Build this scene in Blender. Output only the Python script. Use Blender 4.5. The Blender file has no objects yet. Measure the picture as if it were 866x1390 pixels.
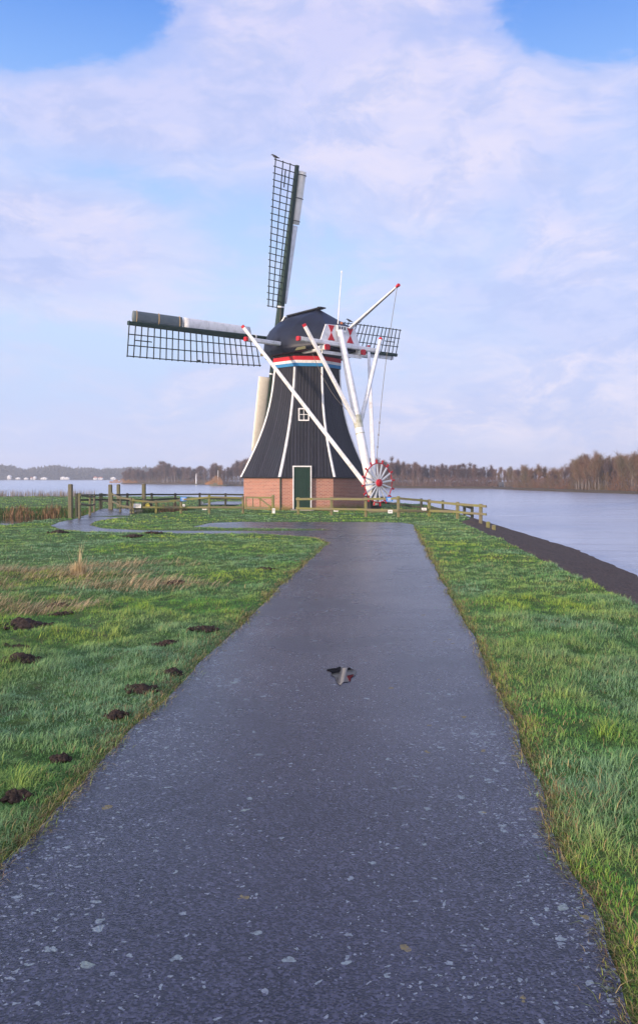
import bpy, math, random
import numpy as np
from mathutils import Vector, Matrix
R = math.radians
rng = np.random.default_rng(7); random.seed(7)
scene = bpy.context.scene
COL = scene.collection
EYE = 1.62; F = 1100.0; HX = 433.0; HY = 647.0      # eye height, focal length and horizon of the photograph
WATER = -0.75; DITCH = -0.45

def gp(px, py, z=0.0):                               # a point of the ground seen at a photo position
    Y = F*(EYE-z)/(py-HY); return ((px-HX)/F*Y, Y)
def at(px, Y):
    return (px-HX)/F*Y

# ------------------------------------------------------------------ object helpers
def tag(o, label=None, cat=None, group=None, kind=None):
    if label: o['label'] = label
    if cat: o['category'] = cat
    if group: o['group'] = group
    if kind: o['kind'] = kind
    return o
def empty(name, loc=(0,0,0), rz=0):
    o = bpy.data.objects.new(name, None); o.location = loc; o.rotation_euler = (0,0,rz)
    o.empty_display_size = .3; COL.objects.link(o); return o
def origin_of(o):
    v = Vector((0,0,0))
    while o: v += o.location; o = o.parent
    return v
class MB:
    def __init__(s): s.v = []; s.f = []; s.uv = []; s.mi = []; s.cur = 0
    def face(s, pts, uv=None):
        b = len(s.v); s.v += [tuple(p) for p in pts]; s.f.append(tuple(range(b, b+len(pts))))
        s.uv += uv if uv else [(0,0)]*len(pts); s.mi.append(s.cur)
    def shared(s, verts, faces):
        b = len(s.v); s.v += [tuple(p) for p in verts]
        for f in faces:
            s.f.append(tuple(i+b for i in f)); s.uv += [(0,0)]*len(f); s.mi.append(s.cur)
    def box(s, c, size, rz=0, axes=None):
        hx, hy, hz = size[0]/2, size[1]/2, size[2]/2
        if axes is None:
            cs, sn = math.cos(rz), math.sin(rz)
            axes = (Vector((cs,sn,0)), Vector((-sn,cs,0)), Vector((0,0,1)))
        c = Vector(c); P = []
        for k in (-1,1):
            for i,j in ((-1,-1),(1,-1),(1,1),(-1,1)):
                P.append(c + axes[0]*(i*hx) + axes[1]*(j*hy) + axes[2]*(k*hz))
        s.shared(P, [(0,3,2,1),(4,5,6,7),(0,1,5,4),(1,2,6,5),(2,3,7,6),(3,0,4,7)])
    def beam(s, p0, p1, w, h=None, w1=None, h1=None, up=(0,0,1)):
        p0, p1 = Vector(p0), Vector(p1); h = h or w; w1 = w1 or w; h1 = h1 or (h if w1 == w else w1)
        d = (p1-p0).normalized(); a = d.cross(Vector(up))
        if a.length < 1e-3: a = d.cross(Vector((1,0,0)))
        a.normalize(); b = a.cross(d).normalized()
        # chamfered eight sided section
        def ring(p, w, h):
            c = .16*min(w,h); x, y = w/2, h/2
            q = [(-x+c,-y),(x-c,-y),(x,-y+c),(x,y-c),(x-c,y),(-x+c,y),(-x,y-c),(-x,-y+c)]
            return [p + a*u + b*v for u,v in q]
        P = ring(p0,w,h)+ring(p1,w1,h1)
        s.shared(P, [tuple(range(7,-1,-1)), tuple(range(8,16))]+[(i,(i+1)%8,8+(i+1)%8,8+i) for i in range(8)])
    def tube(s, pts, radii, n=8, caps=True):
        pts = [Vector(p) for p in pts]
        if not hasattr(radii,'__len__'): radii = [radii]*len(pts)
        P = []; prev = None
        for i,p in enumerate(pts):
            d = (pts[min(i+1,len(pts)-1)]-pts[max(i-1,0)]).normalized()
            a = prev - d*prev.dot(d) if prev is not None else d.cross(Vector((0,0,1)))
            if a.length < 1e-3: a = d.cross(Vector((1,0,0)))
            a.normalize(); prev = a; b = d.cross(a)
            for k in range(n):
                t = 2*math.pi*k/n; P.append(p + (a*math.cos(t)+b*math.sin(t))*radii[i])
        fs = [(i*n+k, i*n+(k+1)%n, (i+1)*n+(k+1)%n, (i+1)*n+k) for i in range(len(pts)-1) for k in range(n)]
        if caps: fs += [tuple(range(n-1,-1,-1)), tuple(range((len(pts)-1)*n, len(pts)*n))]
        s.shared(P, fs)
    def build(s, name, mats, parent=None, smooth=False, link=True):
        me = bpy.data.meshes.new(name)
        o0 = origin_of(parent) if parent else Vector((0,0,0))
        me.from_pydata([(x-o0.x, y-o0.y, z-o0.z) for x,y,z in s.v], [], s.f)
        if any(u != (0,0) for u in s.uv):
            l = me.uv_layers.new(name='UVMap'); l.data.foreach_set('uv', [c for u in s.uv for c in u])
        if not isinstance(mats,(list,tuple)): mats = [mats]
        for m in mats: me.materials.append(m)
        me.polygons.foreach_set('material_index', s.mi)
        if smooth is True: me.polygons.foreach_set('use_smooth', [True]*len(me.polygons))
        me.update(); o = bpy.data.objects.new(name, me); o.parent = parent
        if link: COL.objects.link(o)
        return o
def quick_mesh(name, V, faces4=None, faces3=None, mats=None, color=None, smooth=False):
    me = bpy.data.meshes.new(name); V = np.asarray(V, np.float32)
    me.vertices.add(len(V)); me.vertices.foreach_set('co', V.ravel())
    parts = []; st = []; c = 0
    for fs in (faces4, faces3):
        if fs is None or not len(fs): continue
        fs = np.asarray(fs, np.int32); k = fs.shape[1]
        parts.append(fs.ravel()); st.append(np.arange(len(fs))*k + c); c += fs.size
    li = np.concatenate(parts); ls = np.concatenate(st).astype(np.int32)
    me.loops.add(len(li)); me.loops.foreach_set('vertex_index', li.astype(np.int32))
    me.polygons.add(len(ls)); me.polygons.foreach_set('loop_start', ls)
    if smooth: me.polygons.foreach_set('use_smooth', np.ones(len(ls), bool))
    if color is not None:
        a = me.color_attributes.new(name='tint', type='FLOAT_COLOR', domain='POINT')
        c4 = np.ones((len(V),4), np.float32); c4[:,:3] = color; a.data.foreach_set('color', c4.ravel())
    me.update(calc_edges=True); me.validate()
    for m in (mats if isinstance(mats,(list,tuple)) else [mats]): me.materials.append(m)
    o = bpy.data.objects.new(name, me); COL.objects.link(o); return o

# ------------------------------------------------------------------ materials
class NT:
    def __init__(s, name):
        s.m = bpy.data.materials.new(name); s.m.use_nodes = True; s.t = s.m.node_tree; s.n = s.t.nodes; s.l = s.t.links
        s.b = s.n['Principled BSDF']; s.b.inputs['Specular IOR Level'].default_value = .35
    def new(s, ty, **kw):
        n = s.n.new(ty)
        for k,v in kw.items(): setattr(n,k,v)
        return n
    def put(s, sock, v):
        if isinstance(v,(int,float)): sock.default_value = v
        elif isinstance(v,(tuple,list)): sock.default_value = tuple(v)+(1,) if len(v)==3 and sock.type=='RGBA' else v
        else: s.l.new(v, sock)
    def obj(s, kind='Object'):
        return s.new('ShaderNodeTexCoord').outputs[kind]
    def pos(s): return s.new('ShaderNodeNewGeometry').outputs['Position']
    def scale(s, vec, sc):
        m = s.new('ShaderNodeMapping'); s.put(m.inputs['Vector'], vec); m.inputs['Scale'].default_value = sc; return m.outputs[0]
    def noise(s, vec, sc, detail=4, rough=.55, dist=0):
        n = s.new('ShaderNodeTexNoise'); s.put(n.inputs['Vector'], vec); n.inputs['Scale'].default_value = sc
        n.inputs['Detail'].default_value = detail; n.inputs['Roughness'].default_value = rough; n.inputs['Distortion'].default_value = dist
        return n.outputs['Fac']
    def ramp(s, f, stops):
        n = s.new('ShaderNodeValToRGB'); s.put(n.inputs['Fac'], f); e = n.color_ramp.elements
        while len(e) < len(stops): e.new(.5)
        for i,(p,c) in enumerate(stops):
            e[i].position = p; e[i].color = (c,c,c,1) if isinstance(c,(int,float)) else tuple(c)+(1,)
        return n.outputs['Color']
    def mix(s, f, a, b, blend='MIX'):
        n = s.new('ShaderNodeMix', data_type='RGBA', blend_type=blend)
        s.put(n.inputs[0], f); s.put(n.inputs[6], a); s.put(n.inputs[7], b); return n.outputs[2]
    def math(s, op, a, b=0, c=0):
        n = s.new('ShaderNodeMath', operation=op); s.put(n.inputs[0], a); s.put(n.inputs[1], b); s.put(n.inputs[2], c); return n.outputs[0]
    def bump(s, h, st, dist=.01, normal=None):
        n = s.new('ShaderNodeBump'); s.put(n.inputs['Height'], h); n.inputs['Strength'].default_value = st; n.inputs['Distance'].default_value = dist
        if normal is not None: s.l.new(normal, n.inputs['Normal'])
        s.l.new(n.outputs[0], s.b.inputs['Normal']); return n.outputs[0]
    def base(s, c, rough=.7, metal=0):
        s.put(s.b.inputs['Base Color'], c); s.put(s.b.inputs['Roughness'], rough); s.b.inputs['Metallic'].default_value = metal; return s.m

def painted(name, col, dirt=(.16,.16,.11), amount=.35, rough=.5, sc=3):
    t = NT(name); p = t.pos()
    n = t.noise(p, sc, 6, .65); n2 = t.noise(t.scale(p,(1,1,.15)), sc*6, 5, .6)
    f = t.math('MULTIPLY', t.ramp(n, [(.45,0),(.72,1)]), amount)
    c = t.mix(f, col, dirt); f2 = t.math('MULTIPLY', t.ramp(n2, [(.55,0),(.8,1)]), amount*.8); c = t.mix(f2, c, tuple(x*.6 for x in dirt))
    t.bump(n2, .25, .004); return t.base(c, rough)
def wood(name, a, b, alg=None, rough=.85):
    t = NT(name); p = t.pos(); n = t.noise(p, 2.2, 5, .6); g = t.noise(t.scale(p,(3,3,3)), 14, 6, .7)
    c = t.mix(t.ramp(g, [(.35,0),(.65,1)]), a, b)
    if alg: c = t.mix(t.ramp(n, [(.42,0),(.6,.85)]), c, alg)
    t.bump(g, .5, .006); return t.base(c, rough)
M = {}
M['white'] = painted('white_paint', (.82,.81,.80), (.3,.31,.24), .5)
M['cream'] = painted('cream_sail_paint', (.86,.81,.70), (.5,.46,.36), .35)
M['greymetal'] = painted('weathered_grey_panel', (.13,.16,.17), (.3,.3,.27), .4, .35)
M['strap'] = painted('tan_strap', (.42,.3,.16), (.2,.14,.08), .3)
M['mossywhite'] = painted('mossy_white_paint', (.5,.5,.42), (.2,.21,.1), .8)
M['red'] = painted('red_paint', (.55,.016,.03), (.3,.03,.03), .3)
M['blue'] = painted('blue_paint', (.03,.22,.46), (.03,.1,.2), .3)
M['darkgreen'] = painted('dark_green_paint', (.012,.035,.028), (.05,.06,.035), .35, .5)
M['lattice'] = painted('lattice_dark_green', (.012,.02,.02), (.04,.045,.03), .25, .6)
M['door'] = painted('door_green_paint', (.008,.032,.02), (.02,.05,.03), .3, .45)
M['black'] = painted('black_tar', (.012,.012,.016), (.04,.045,.03), .4, .45)
M['iron'] = painted('dark_iron', (.03,.03,.032), (.08,.05,.03), .3, .5)
M['rope'] = painted('rope_fibre', (.2,.18,.15), (.1,.09,.07), .3, .9)
M['fence'] = wood('fence_wood', (.22,.19,.11), (.13,.115,.075), (.20,.20,.055))
M['oldwood'] = wood('old_grey_wood', (.2,.175,.12), (.1,.088,.06), (.13,.13,.06))
M['darkwood'] = wood('dark_wet_wood', (.07,.066,.05), (.035,.035,.03), (.06,.07,.035))
M['signblue'] = painted('sign_blue', (.02,.2,.6), (.1,.2,.4), .15, .4)
M['signwhite'] = painted('sign_white', (.75,.75,.73), (.4,.4,.36), .2, .4)
M['yellow'] = painted('marker_yellow', (.75,.6,.08), (.4,.3,.1), .15, .5)
M['feather'] = painted('black_feathers', (.015,.015,.018), (.03,.03,.035), .3, .5)
M['roof'] = painted('roof_tile_orange', (.35,.13,.07), (.15,.07,.05), .3, .8)
M['wallwhite'] = painted('cabin_white', (.7,.68,.64), (.4,.38,.34), .2, .7)
M['stone'] = painted('pale_concrete', (.42,.37,.27), (.2,.17,.1), .5, .9)
# cap felt: dark blue black, slightly glossy
t = NT('cap_felt'); p = t.pos(); n = t.noise(p, 1.3, 6, .65); n3 = t.noise(p, 40, 3, .6)
c = t.mix(t.ramp(n, [(.35,0),(.7,1)]), (.004,.006,.016), (.011,.015,.032)); c = t.mix(t.ramp(t.noise(p,5,5,.7), [(.62,0),(.78,.4)]), c, (.03,.035,.03))
t.bump(n3, .3, .01); M['cap'] = t.base(c, .45); t.b.inputs['Specular IOR Level'].default_value = .3
# smock boards: vertical boards, UV in metres
t = NT('smock_boards'); uv = t.obj('UV'); sx = t.new('ShaderNodeSeparateXYZ'); t.l.new(uv, sx.inputs[0])
saw = t.math('FRACT', t.math('MULTIPLY', sx.outputs[0], 6.2)); idx = t.math('FLOOR', t.math('MULTIPLY', sx.outputs[0], 6.2))
wn = t.new('ShaderNodeTexWhiteNoise', noise_dimensions='1D'); t.put(wn.inputs['W'], idx)
gap = t.ramp(saw, [(0,0),(.1,.75),(.5,1),(.88,.9),(1,0)])
p = t.pos(); st = t.noise(t.scale(p,(4,4,.35)), 3, 6, .7); big = t.noise(p, .8, 4, .6)
c = t.mix(wn.outputs['Value'], (.010,.011,.019), (.021,.022,.034)); c = t.mix(t.ramp(st, [(.5,0),(.8,.6)]), c, (.052,.046,.055))
c = t.mix(t.ramp(big, [(.55,0),(.75,.5)]), c, (.02,.03,.04)); c = t.mix(gap, (.003,.003,.005), c)
t.bump(gap, .9, .03); M['smock'] = t.base(c, .55)
# brick with UV in metres
t = NT('red_brick'); br = t.new('ShaderNodeTexBrick'); t.l.new(t.obj('UV'), br.inputs['Vector'])
br.inputs['Scale'].default_value = 1; br.inputs['Brick Width'].default_value = .22; br.inputs['Row Height'].default_value = .068
br.inputs['Mortar Size'].default_value = .008; br.inputs['Mortar Smooth'].default_value = .3; br.inputs['Bias'].default_value = -.1
br.inputs['Color1'].default_value = (.36,.145,.105,1); br.inputs['Color2'].default_value = (.24,.09,.068,1); br.inputs['Mortar'].default_value = (.5,.4,.33,1)
p = t.pos(); c = t.mix(t.ramp(t.noise(p,2.5,6,.7), [(.4,0),(.75,.65)]), br.outputs['Color'], (.46,.22,.15))
sz = t.new('ShaderNodeSeparateXYZ'); t.l.new(p, sz.inputs[0])
low = t.math('ADD', sz.outputs[2], t.math('MULTIPLY', t.noise(p,3,4,.6), .5))
c = t.mix(t.ramp(low, [(.32,.85),(.55,0)]), c, (.16,.15,.035))
t.bump(br.outputs['Fac'], -.5, .01); M['brick'] = t.base(c, .85)
t = NT('window_glass'); M['glass'] = t.base((.02,.025,.03), .08)
# asphalt
def asphalt(name, lichen=True):
    t = NT(name); p = t.pos()
    fine = t.new('ShaderNodeTexVoronoi', feature='F1'); t.l.new(p, fine.inputs['Vector']); fine.inputs['Scale'].default_value = 120
    mid = t.noise(p, 60, 4, .7); big = t.noise(p, .55, 5, .6)
    sep = t.new('ShaderNodeSeparateColor'); t.l.new(fine.outputs['Color'], sep.inputs[0])
    c = t.mix(t.ramp(sep.outputs[0], [(.4,0),(1,1)]), (.002,.002,.004), (.088,.090,.140))
    c = t.mix(t.ramp(mid, [(.4,0),(.65,.45)]), c, (.018,.017,.025))
    c = t.mix(t.math('MULTIPLY', t.ramp(big, [(.38,0),(.66,1)]), .45), c, (.042,.044,.072))
    rough = t.ramp(big, [(.3,.33),(.65,.2)])
    if lichen:
        w = t.new('ShaderNodeVectorMath', operation='ADD'); nz = t.new('ShaderNodeTexNoise'); t.l.new(p, nz.inputs['Vector']); nz.inputs['Scale'].default_value = 22; nz.inputs['Detail'].default_value = 4
        sc = t.new('ShaderNodeVectorMath', operation='SCALE'); t.l.new(nz.outputs['Color'], sc.inputs[0]); sc.inputs['Scale'].default_value = .075
        t.l.new(p, w.inputs[0]); t.l.new(sc.outputs[0], w.inputs[1])
        sp = t.new('ShaderNodeSeparateXYZ'); t.l.new(p, sp.inputs[0])
        # lateral place across the path (0 left edge .. 1 right edge) for the denser verge lichen
        ax = t.math('SUBTRACT', sp.outputs[0], t.math('MULTIPLY', sp.outputs[1], .09))
        edge = t.math('ABSOLUTE', t.math('ADD', ax, .42)); dens = t.ramp(t.math('MULTIPLY', edge, .8), [(.0,.10),(.45,.2),(.74,.65),(.9,1)])
        patch = t.ramp(t.noise(p, 1.1, 4, .6), [(.36,.15),(.64,1)])
        out = None
        for k,(s_, thr, colr) in enumerate(((16,.34,(.25,.31,.33)),(30,.75,(.25,.30,.34)),(9.5,.08,(.24,.30,.28)),(50,.85,(.27,.31,.36)),(12,.06,(.22,.18,.07)))):
            v = t.new('ShaderNodeTexVoronoi', feature='F1'); t.l.new(w.outputs[0], v.inputs['Vector']); v.inputs['Scale'].default_value = s_; v.inputs['Randomness'].default_value = 1
            s2 = t.new('ShaderNodeSeparateColor'); t.l.new(v.outputs['Color'], s2.inputs[0])
            here = t.math('LESS_THAN', s2.outputs[0], t.math('MULTIPLY', t.math('MULTIPLY', dens, patch), thr*1.7))
            size = t.math('MULTIPLY_ADD', s2.outputs[1], .22, .12)
            inside = t.math('LESS_THAN', v.outputs['Distance'], size)
            f = t.math('MULTIPLY', t.math('MULTIPLY', here, inside), t.ramp(t.noise(p, 90, 3, .7), [(.32,.15),(.55,.85)]))
            c = t.mix(f, c, colr)
            rough = t.mix(f, rough, (.9,.9,.9))
    h = t.math('SUBTRACT', 1, fine.outputs['Distance']); b1 = t.bump(t.math('ADD', fine.outputs['Distance'], mid), .4, .005)
    t.b.inputs['Specular IOR Level'].default_value = .55
    return t.base(c, rough)
M['asphalt'] = asphalt('wet_asphalt'); M['asphalt2'] = asphalt('plain_asphalt', False)
# turf under the blades
t = NT('turf'); p = t.pos(); a = t.noise(p, 1.1, 6, .6); b = t.noise(p, 14, 6, .7)
c = t.mix(t.ramp(a, [(.35,0),(.65,1)]), (.05,.13,.02), (.085,.15,.028)); c = t.mix(t.ramp(b, [(.4,0),(.7,.75)]), c, (.022,.035,.011))
c = t.mix(t.ramp(t.noise(p, 3.1, 5, .7), [(.55,0),(.7,.8)]), c, (.12,.085,.04))
t.bump(b, .9, .05); M['turf'] = t.base(c, .95)
t = NT('far_turf'); p = t.pos(); a = t.noise(p, .08, 6, .6); M['farturf'] = t.base(t.mix(a, (.035,.028,.018), (.06,.045,.028)), .95)
t = NT('embankment_gravel'); p = t.pos(); v = t.new('ShaderNodeTexVoronoi'); t.l.new(p, v.inputs['Vector']); v.inputs['Scale'].default_value = 26
s2 = t.new('ShaderNodeSeparateColor'); t.l.new(v.outputs['Color'], s2.inputs[0]); n = t.noise(p, 1.2, 6, .7)
c = t.mix(s2.outputs[0], (.045,.030,.022), (.17,.11,.075)); c = t.mix(t.ramp(n, [(.42,0),(.7,.6)]), c, (.10,.075,.06))
t.bump(t.math('ADD', v.outputs['Distance'], t.noise(p, 9, 5, .7)), 1, .05); M['gravel'] = t.base(c, .85)
t = NT('soil'); p = t.pos(); n = t.noise(p, 22, 6, .75); c = t.mix(t.ramp(n, [(.35,0),(.7,1)]), (.018,.011,.008), (.085,.055,.04)); t.bump(n, 1, .04); M['soil'] = t.base(c, .95)
def blades(name, tr=.25):
    t = NT(name); a = t.new('ShaderNodeVertexColor', layer_name='tint'); t.base(a.outputs['Color'], .55); t.b.inputs['Specular IOR Level'].default_value = .3
    tl = t.new('ShaderNodeBsdfTranslucent'); t.l.new(a.outputs['Color'], tl.inputs['Color']); mx = t.new('ShaderNodeMixShader'); mx.inputs[0].default_value = tr
    out = t.n['Material Output']; t.l.new(t.b.outputs[0], mx.inputs[1]); t.l.new(tl.outputs[0], mx.inputs[2]); t.l.new(mx.outputs[0], out.inputs['Surface']); return t.m
M['blade'] = blades('grass_blades'); M['straw'] = blades('straw_blades', .15)
def twig(name, a, b):
    t = NT(name); p = t.pos(); return t.base(t.mix(t.ramp(t.noise(p, .25, 4, .6), [(.35,0),(.65,1)]), a, b), .9)
M['twig'] = twig('bare_twigs', (.13,.072,.058), (.20,.125,.09)); M['twigwarm'] = twig('warm_bare_twigs', (.21,.105,.058), (.14,.11,.05)); M['twigdark'] = twig('purple_brown_twigs', (.085,.055,.055), (.14,.09,.075))
M['bark'] = twig('grey_bark', (.10,.08,.07), (.24,.20,.17))
M['reed'] = twig('dry_reeds', (.5,.24,.08), (.34,.18,.07)); M['farwood'] = twig('far_wood', (.055,.05,.045), (.085,.07,.055))
# water
def water(name, deep, rough, scale, st):
    t = NT(name); p = t.pos(); m = t.scale(p, scale)
    n1 = t.noise(m, 1.0, 6, .6, .4); n2 = t.noise(t.scale(p,(.05,.16,1)), 1, 4, .6)
    t.bump(t.math('MULTIPLY', n1, t.ramp(n2, [(.36,.15),(.62,1)])), st, .3)
    t.b.inputs['IOR'].default_value = 1.33; t.b.inputs['Specular IOR Level'].default_value = .5
    return t.base(deep, rough)
M['water'] = water('lake_water', (.33,.37,.45), .2, (.35,1.6,1), .6); M['water'].node_tree.nodes['Principled BSDF'].inputs['IOR'].default_value = 1.5
M['ditchwater'] = water('ditch_water', (.012,.014,.01), .06, (2,2,1), .06)
M['puddle'] = water('puddle_water', (.01,.01,.012), .0, (2,2,1), .0)

# ------------------------------------------------------------------ numpy fields
def hash2(i, j, s):
    x = (i*374761393 + j*668265263 + s*974634777) & 0x7fffffff
    x = ((x ^ (x >> 13))*1274126177) & 0x7fffffff
    return ((x ^ (x >> 16)) & 0xffff)/65535.0
def vnoise(x, y, s=0):
    x = np.asarray(x, float); y = np.asarray(y, float); i = np.floor(x).astype(np.int64); j = np.floor(y).astype(np.int64); u = x-i; v = y-j
    u = u*u*(3-2*u); v = v*v*(3-2*v)
    return (hash2(i,j,s)*(1-u)+hash2(i+1,j,s)*u)*(1-v)+(hash2(i,j+1,s)*(1-u)+hash2(i+1,j+1,s)*u)*v
def fbm(x, y, s=0, o=4):
    r = 0; a = .5
    for k in range(o): r = r + a*vnoise(x*2**k, y*2**k, s+k); a *= .5
    return r/(1-.5**o)
def inpoly(x, y, P):
    c = np.zeros(np.shape(x), bool)
    for i in range(len(P)):
        (x0,y0),(x1,y1) = P[i],P[i-1]
        m = ((y0 > y) != (y1 > y)) & (x < (x1-x0)*(y-y0)/((y1-y0) if y1 != y0 else 1e-9)+x0); c ^= m
    return c
def dpoly(x, y, P):
    d = np.full(np.shape(x), 1e9)
    for i in range(len(P)):
        (x0,y0),(x1,y1) = P[i-1],P[i]; dx, dy = x1-x0, y1-y0
        t = np.clip(((x-x0)*dx+(y-y0)*dy)/(dx*dx+dy*dy+1e-12),0,1); d = np.minimum(d, np.hypot(x-x0-t*dx, y-y0-t*dy))
    return d

# paths: outlines on the ground
def wob(P, amp=.03, step=.16, s=3):
    out = []
    for i in range(len(P)):
        (x0,y0),(x1,y1) = P[i],P[(i+1)%len(P)]; L = math.hypot(x1-x0,y1-y0); n = max(1,int(L/(step if (y0+y1)/2 < 13 else step*2.6)))
        for k in range(n):
            t = k/n; x = x0+(x1-x0)*t; y = y0+(y1-y0)*t
            if k: x += (float(vnoise(y*1.7+5, x*.9, s))-.5)*2*amp + (float(vnoise(y*6.1, x*5, s+1))-.5)*amp*.5
            out.append((x,y))
    return out
RE = [(.62,-3),(.80,.5),(.985,2.77),(1.17,4.31),gp(650,880),gp(600,790),(2.46,19),(3.16,27.4)]
LE = [(-1.75,-3),(-1.55,.5),(-1.38,2.75),gp(0,1175),gp(118,1055),gp(250,925),gp(335,843),gp(400,778),gp(447,737)]
LE[3] = (-1.33,3.375)
PATH = wob(RE + [gp(545,709.5),gp(480,708.8),gp(400,708.8),gp(330,708.5),gp(285,710),gp(262,715.5),gp(300,717),gp(440,719.2),gp(446,720),
       gp(360,720.8),gp(198,720.3),gp(140,717.5),gp(121,713),gp(129,707.5),gp(155,704),gp(179,702),gp(118,701.5),gp(100,705),gp(80,709),gp(69,714),gp(85,719),gp(115,722),gp(233,724.3),gp(360,725.5),gp(425,729.5)] + LE[::-1], .035)
PX = np.array([p[0] for p in PATH]); PY = np.array([p[1] for p in PATH])
# a short stretch of path beyond the fence
BACKP = wob([gp(270,684.5),gp(330,684.5),gp(330,680.5),gp(295,680.5)], .05)

def interp(v, pts): return np.interp(v, [p[0] for p in pts], [p[1] for p in pts])
XR = [(-10,2.9),(0,3.35),(10,3.94),(18.8,4.55),(26,4.85),(29.2,5.02),(31.5,5.9),(40,6.1),(60,6.3)]
XF = [(-10,6.7),(0,6.95),(19,7.5),(26.6,8.3),(43.5,8.7),(60,9)]
YB = [(-80,72),(-12,70),(-7,64),(-3,57),(2,52),(6,48),(9,42),(12,38)]
NEAR = [(-80,20),(-14,25),(-10.8,26.4),(-10.0,30.6),(-9,33.4),(-7.5,36),(-6,39),(-4.5,43)]
FAR = [(-80,42),(-11,42),(-9,42.5),(-7.5,44),(-6,46),(-4.5,45)]
HILLS = []
def dpath(x, y):
    d = np.full(np.shape(x), 9.0); i = np.zeros(np.shape(x), bool); c = (x > -13) & (x < 5) & (y < 37)
    if np.ndim(x) == 0: return (dpoly(x,y,PATH), inpoly(x,y,PATH)) if c else (d, i)
    S = np.array(PATH); lo = np.roll(S,1,0)
    for y0 in range(-14,37,2):
        m = c & (y >= y0) & (y < y0+2)
        if not m.any(): continue
        xs_, ys2 = x[m], y[m]; k = (np.maximum(S[:,1],lo[:,1]) > y0-1.2) & (np.minimum(S[:,1],lo[:,1]) < y0+3.2)
        dd = np.full(xs_.shape, 9.0)
        for (x1,y1),(x0_,y0_) in zip(S[k],lo[k]):
            dx, dy = x1-x0_, y1-y0_; t = np.clip(((xs_-x0_)*dx+(ys2-y0_)*dy)/(dx*dx+dy*dy+1e-12),0,1); dd = np.minimum(dd, np.hypot(xs_-x0_-t*dx, ys2-y0_-t*dy))
        d[m] = dd; i[m] = inpoly(xs_,ys2,PATH)
    return d, i
def height(x, y):
    x = np.asarray(x,float); y = np.asarray(y,float)
    xr = interp(y,XR); xf = interp(y,XF); yb = interp(x,YB); nn = interp(x,NEAR); ff = interp(x,FAR)
    bump_ = (fbm(x*.9,y*.9,11)-.5)*.10 + (fbm(x*3.3,y*3.3,17)-.5)*.10*np.clip(1.5-y/30,.3,1)
    dp, ins_ = dpath(x,y); dp = np.where(ins_, 0, dp); k = np.clip(dp/.5,0,1)
    z = bump_*k - .012 + .03*np.clip(dp/.12,0,1)
    z = np.where(ins_, -.02, z)
    z = z - .1*np.clip((y-41)/4,0,1)*(x<-4.6)
    slope = -.012 + WATER*(x-xr)/(xf-xr); z = np.where(x > xr, np.minimum(slope, z), z)
    z = np.where(y > yb, np.minimum(z, -.5*(y-yb)), z)
    m = (x < -4.5) & (y > nn) & (y < ff); z = np.where(m, np.minimum(z, -np.minimum(np.minimum(1.0, .3*(y-nn)), .75*(ff-y)+.1)), z)
    return np.maximum(z, -1.6)

# ------------------------------------------------------------------ ground sheet
def grid(x0,x1,y0,y1,dx,dy):
    xs = np.arange(x0,x1+dx/2,dx); ys = np.arange(y0,y1+dy/2,dy); X,Y = np.meshgrid(xs,ys); return X,Y,len(xs),len(ys)
ax_x = np.concatenate([np.arange(-90,-14,1.5), np.arange(-14,-5,.3), np.arange(-5,5,.1), np.arange(5,13.01,.25)])
ax_y = np.concatenate([np.arange(-12,2,.4), np.arange(2,16,.1), np.arange(16,34,.2), np.arange(34,80.1,.5)])
X,Y = np.meshgrid(ax_x, ax_y); Z = height(X,Y); nx = len(ax_x); ny = len(ax_y)
idx = (np.arange(ny-1)[:,None]*nx+np.arange(nx-1)[None,:]).ravel()
g = quick_mesh('ground', np.stack([X.ravel(),Y.ravel(),Z.ravel()],1), faces4=np.stack([idx,idx+1,idx+nx+1,idx+nx],1), mats=M['turf'], smooth=True)
tag(g, kind='structure')
mb = MB(); mb.face([(-4000,-1500,-2.6),(4000,-1500,-2.6),(4000,6000,-2.6),(-4000,6000,-2.6)]); tag(mb.build('lake_bed', M['soil']), kind='structure')
mb = MB(); mb.face([(-4000,-1500,WATER),(4000,-1500,WATER),(4000,6000,WATER),(-4000,6000,WATER)]); tag(mb.build('lake_water', M['water']), kind='structure')
mb = MB(); mb.face([(-80,20,DITCH),(-11,24.0,DITCH),(-6.5,35,DITCH),(-4.6,42,DITCH),(-4.6,47,DITCH),(-9,44.5,DITCH),(-80,44,DITCH)]); tag(mb.build('ditch_water', M['ditchwater']), kind='structure')
# embankment: stone slope from crest to below the water
ys = np.concatenate([np.arange(-10,30,.25), np.arange(30,47,.4)]); vs = np.linspace(0,1.15,24); V = []
for y in ys:
    xr, xf = float(interp(y,XR)), float(interp(y,XF)); xr -= .02 + .2*(float(fbm(y*1.1,3,5))-.5) + .1*(float(fbm(y*5,3,9))-.5)
    for v in vs:
        x = xr+(xf-xr)*v; z = WATER*v + .008 + .03*(float(vnoise(x*2.5,y*2.5,4))-.5)*min(1,v*8) + (.012 if v > 0 else -.03); V.append((x,y,z))
n = len(vs); idx = (np.arange(len(ys)-1)[:,None]*n+np.arange(n-1)[None,:]).ravel()
tag(quick_mesh('embankment', V, faces4=np.stack([idx,idx+1,idx+n+1,idx+n],1), mats=M['gravel'], smooth=True), kind='structure')
# paths
def flat(name, P, z, mat, thick=.05):
    mb = MB(); mb.face([(x,y,z) for x,y in P]); n = len(P)
    for i in range(n):
        (x0,y0),(x1,y1) = P[i],P[(i+1)%n]; mb.face([(x0,y0,z),(x0,y0,z-thick),(x1,y1,z-thick),(x1,y1,z)])
    return mb.build(name, mat)
tag(flat('asphalt_path', PATH, .004, M['asphalt']), kind='structure')
tag(flat('back_path', BACKP, -.01, M['asphalt2'], .03), kind='structure')
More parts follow.
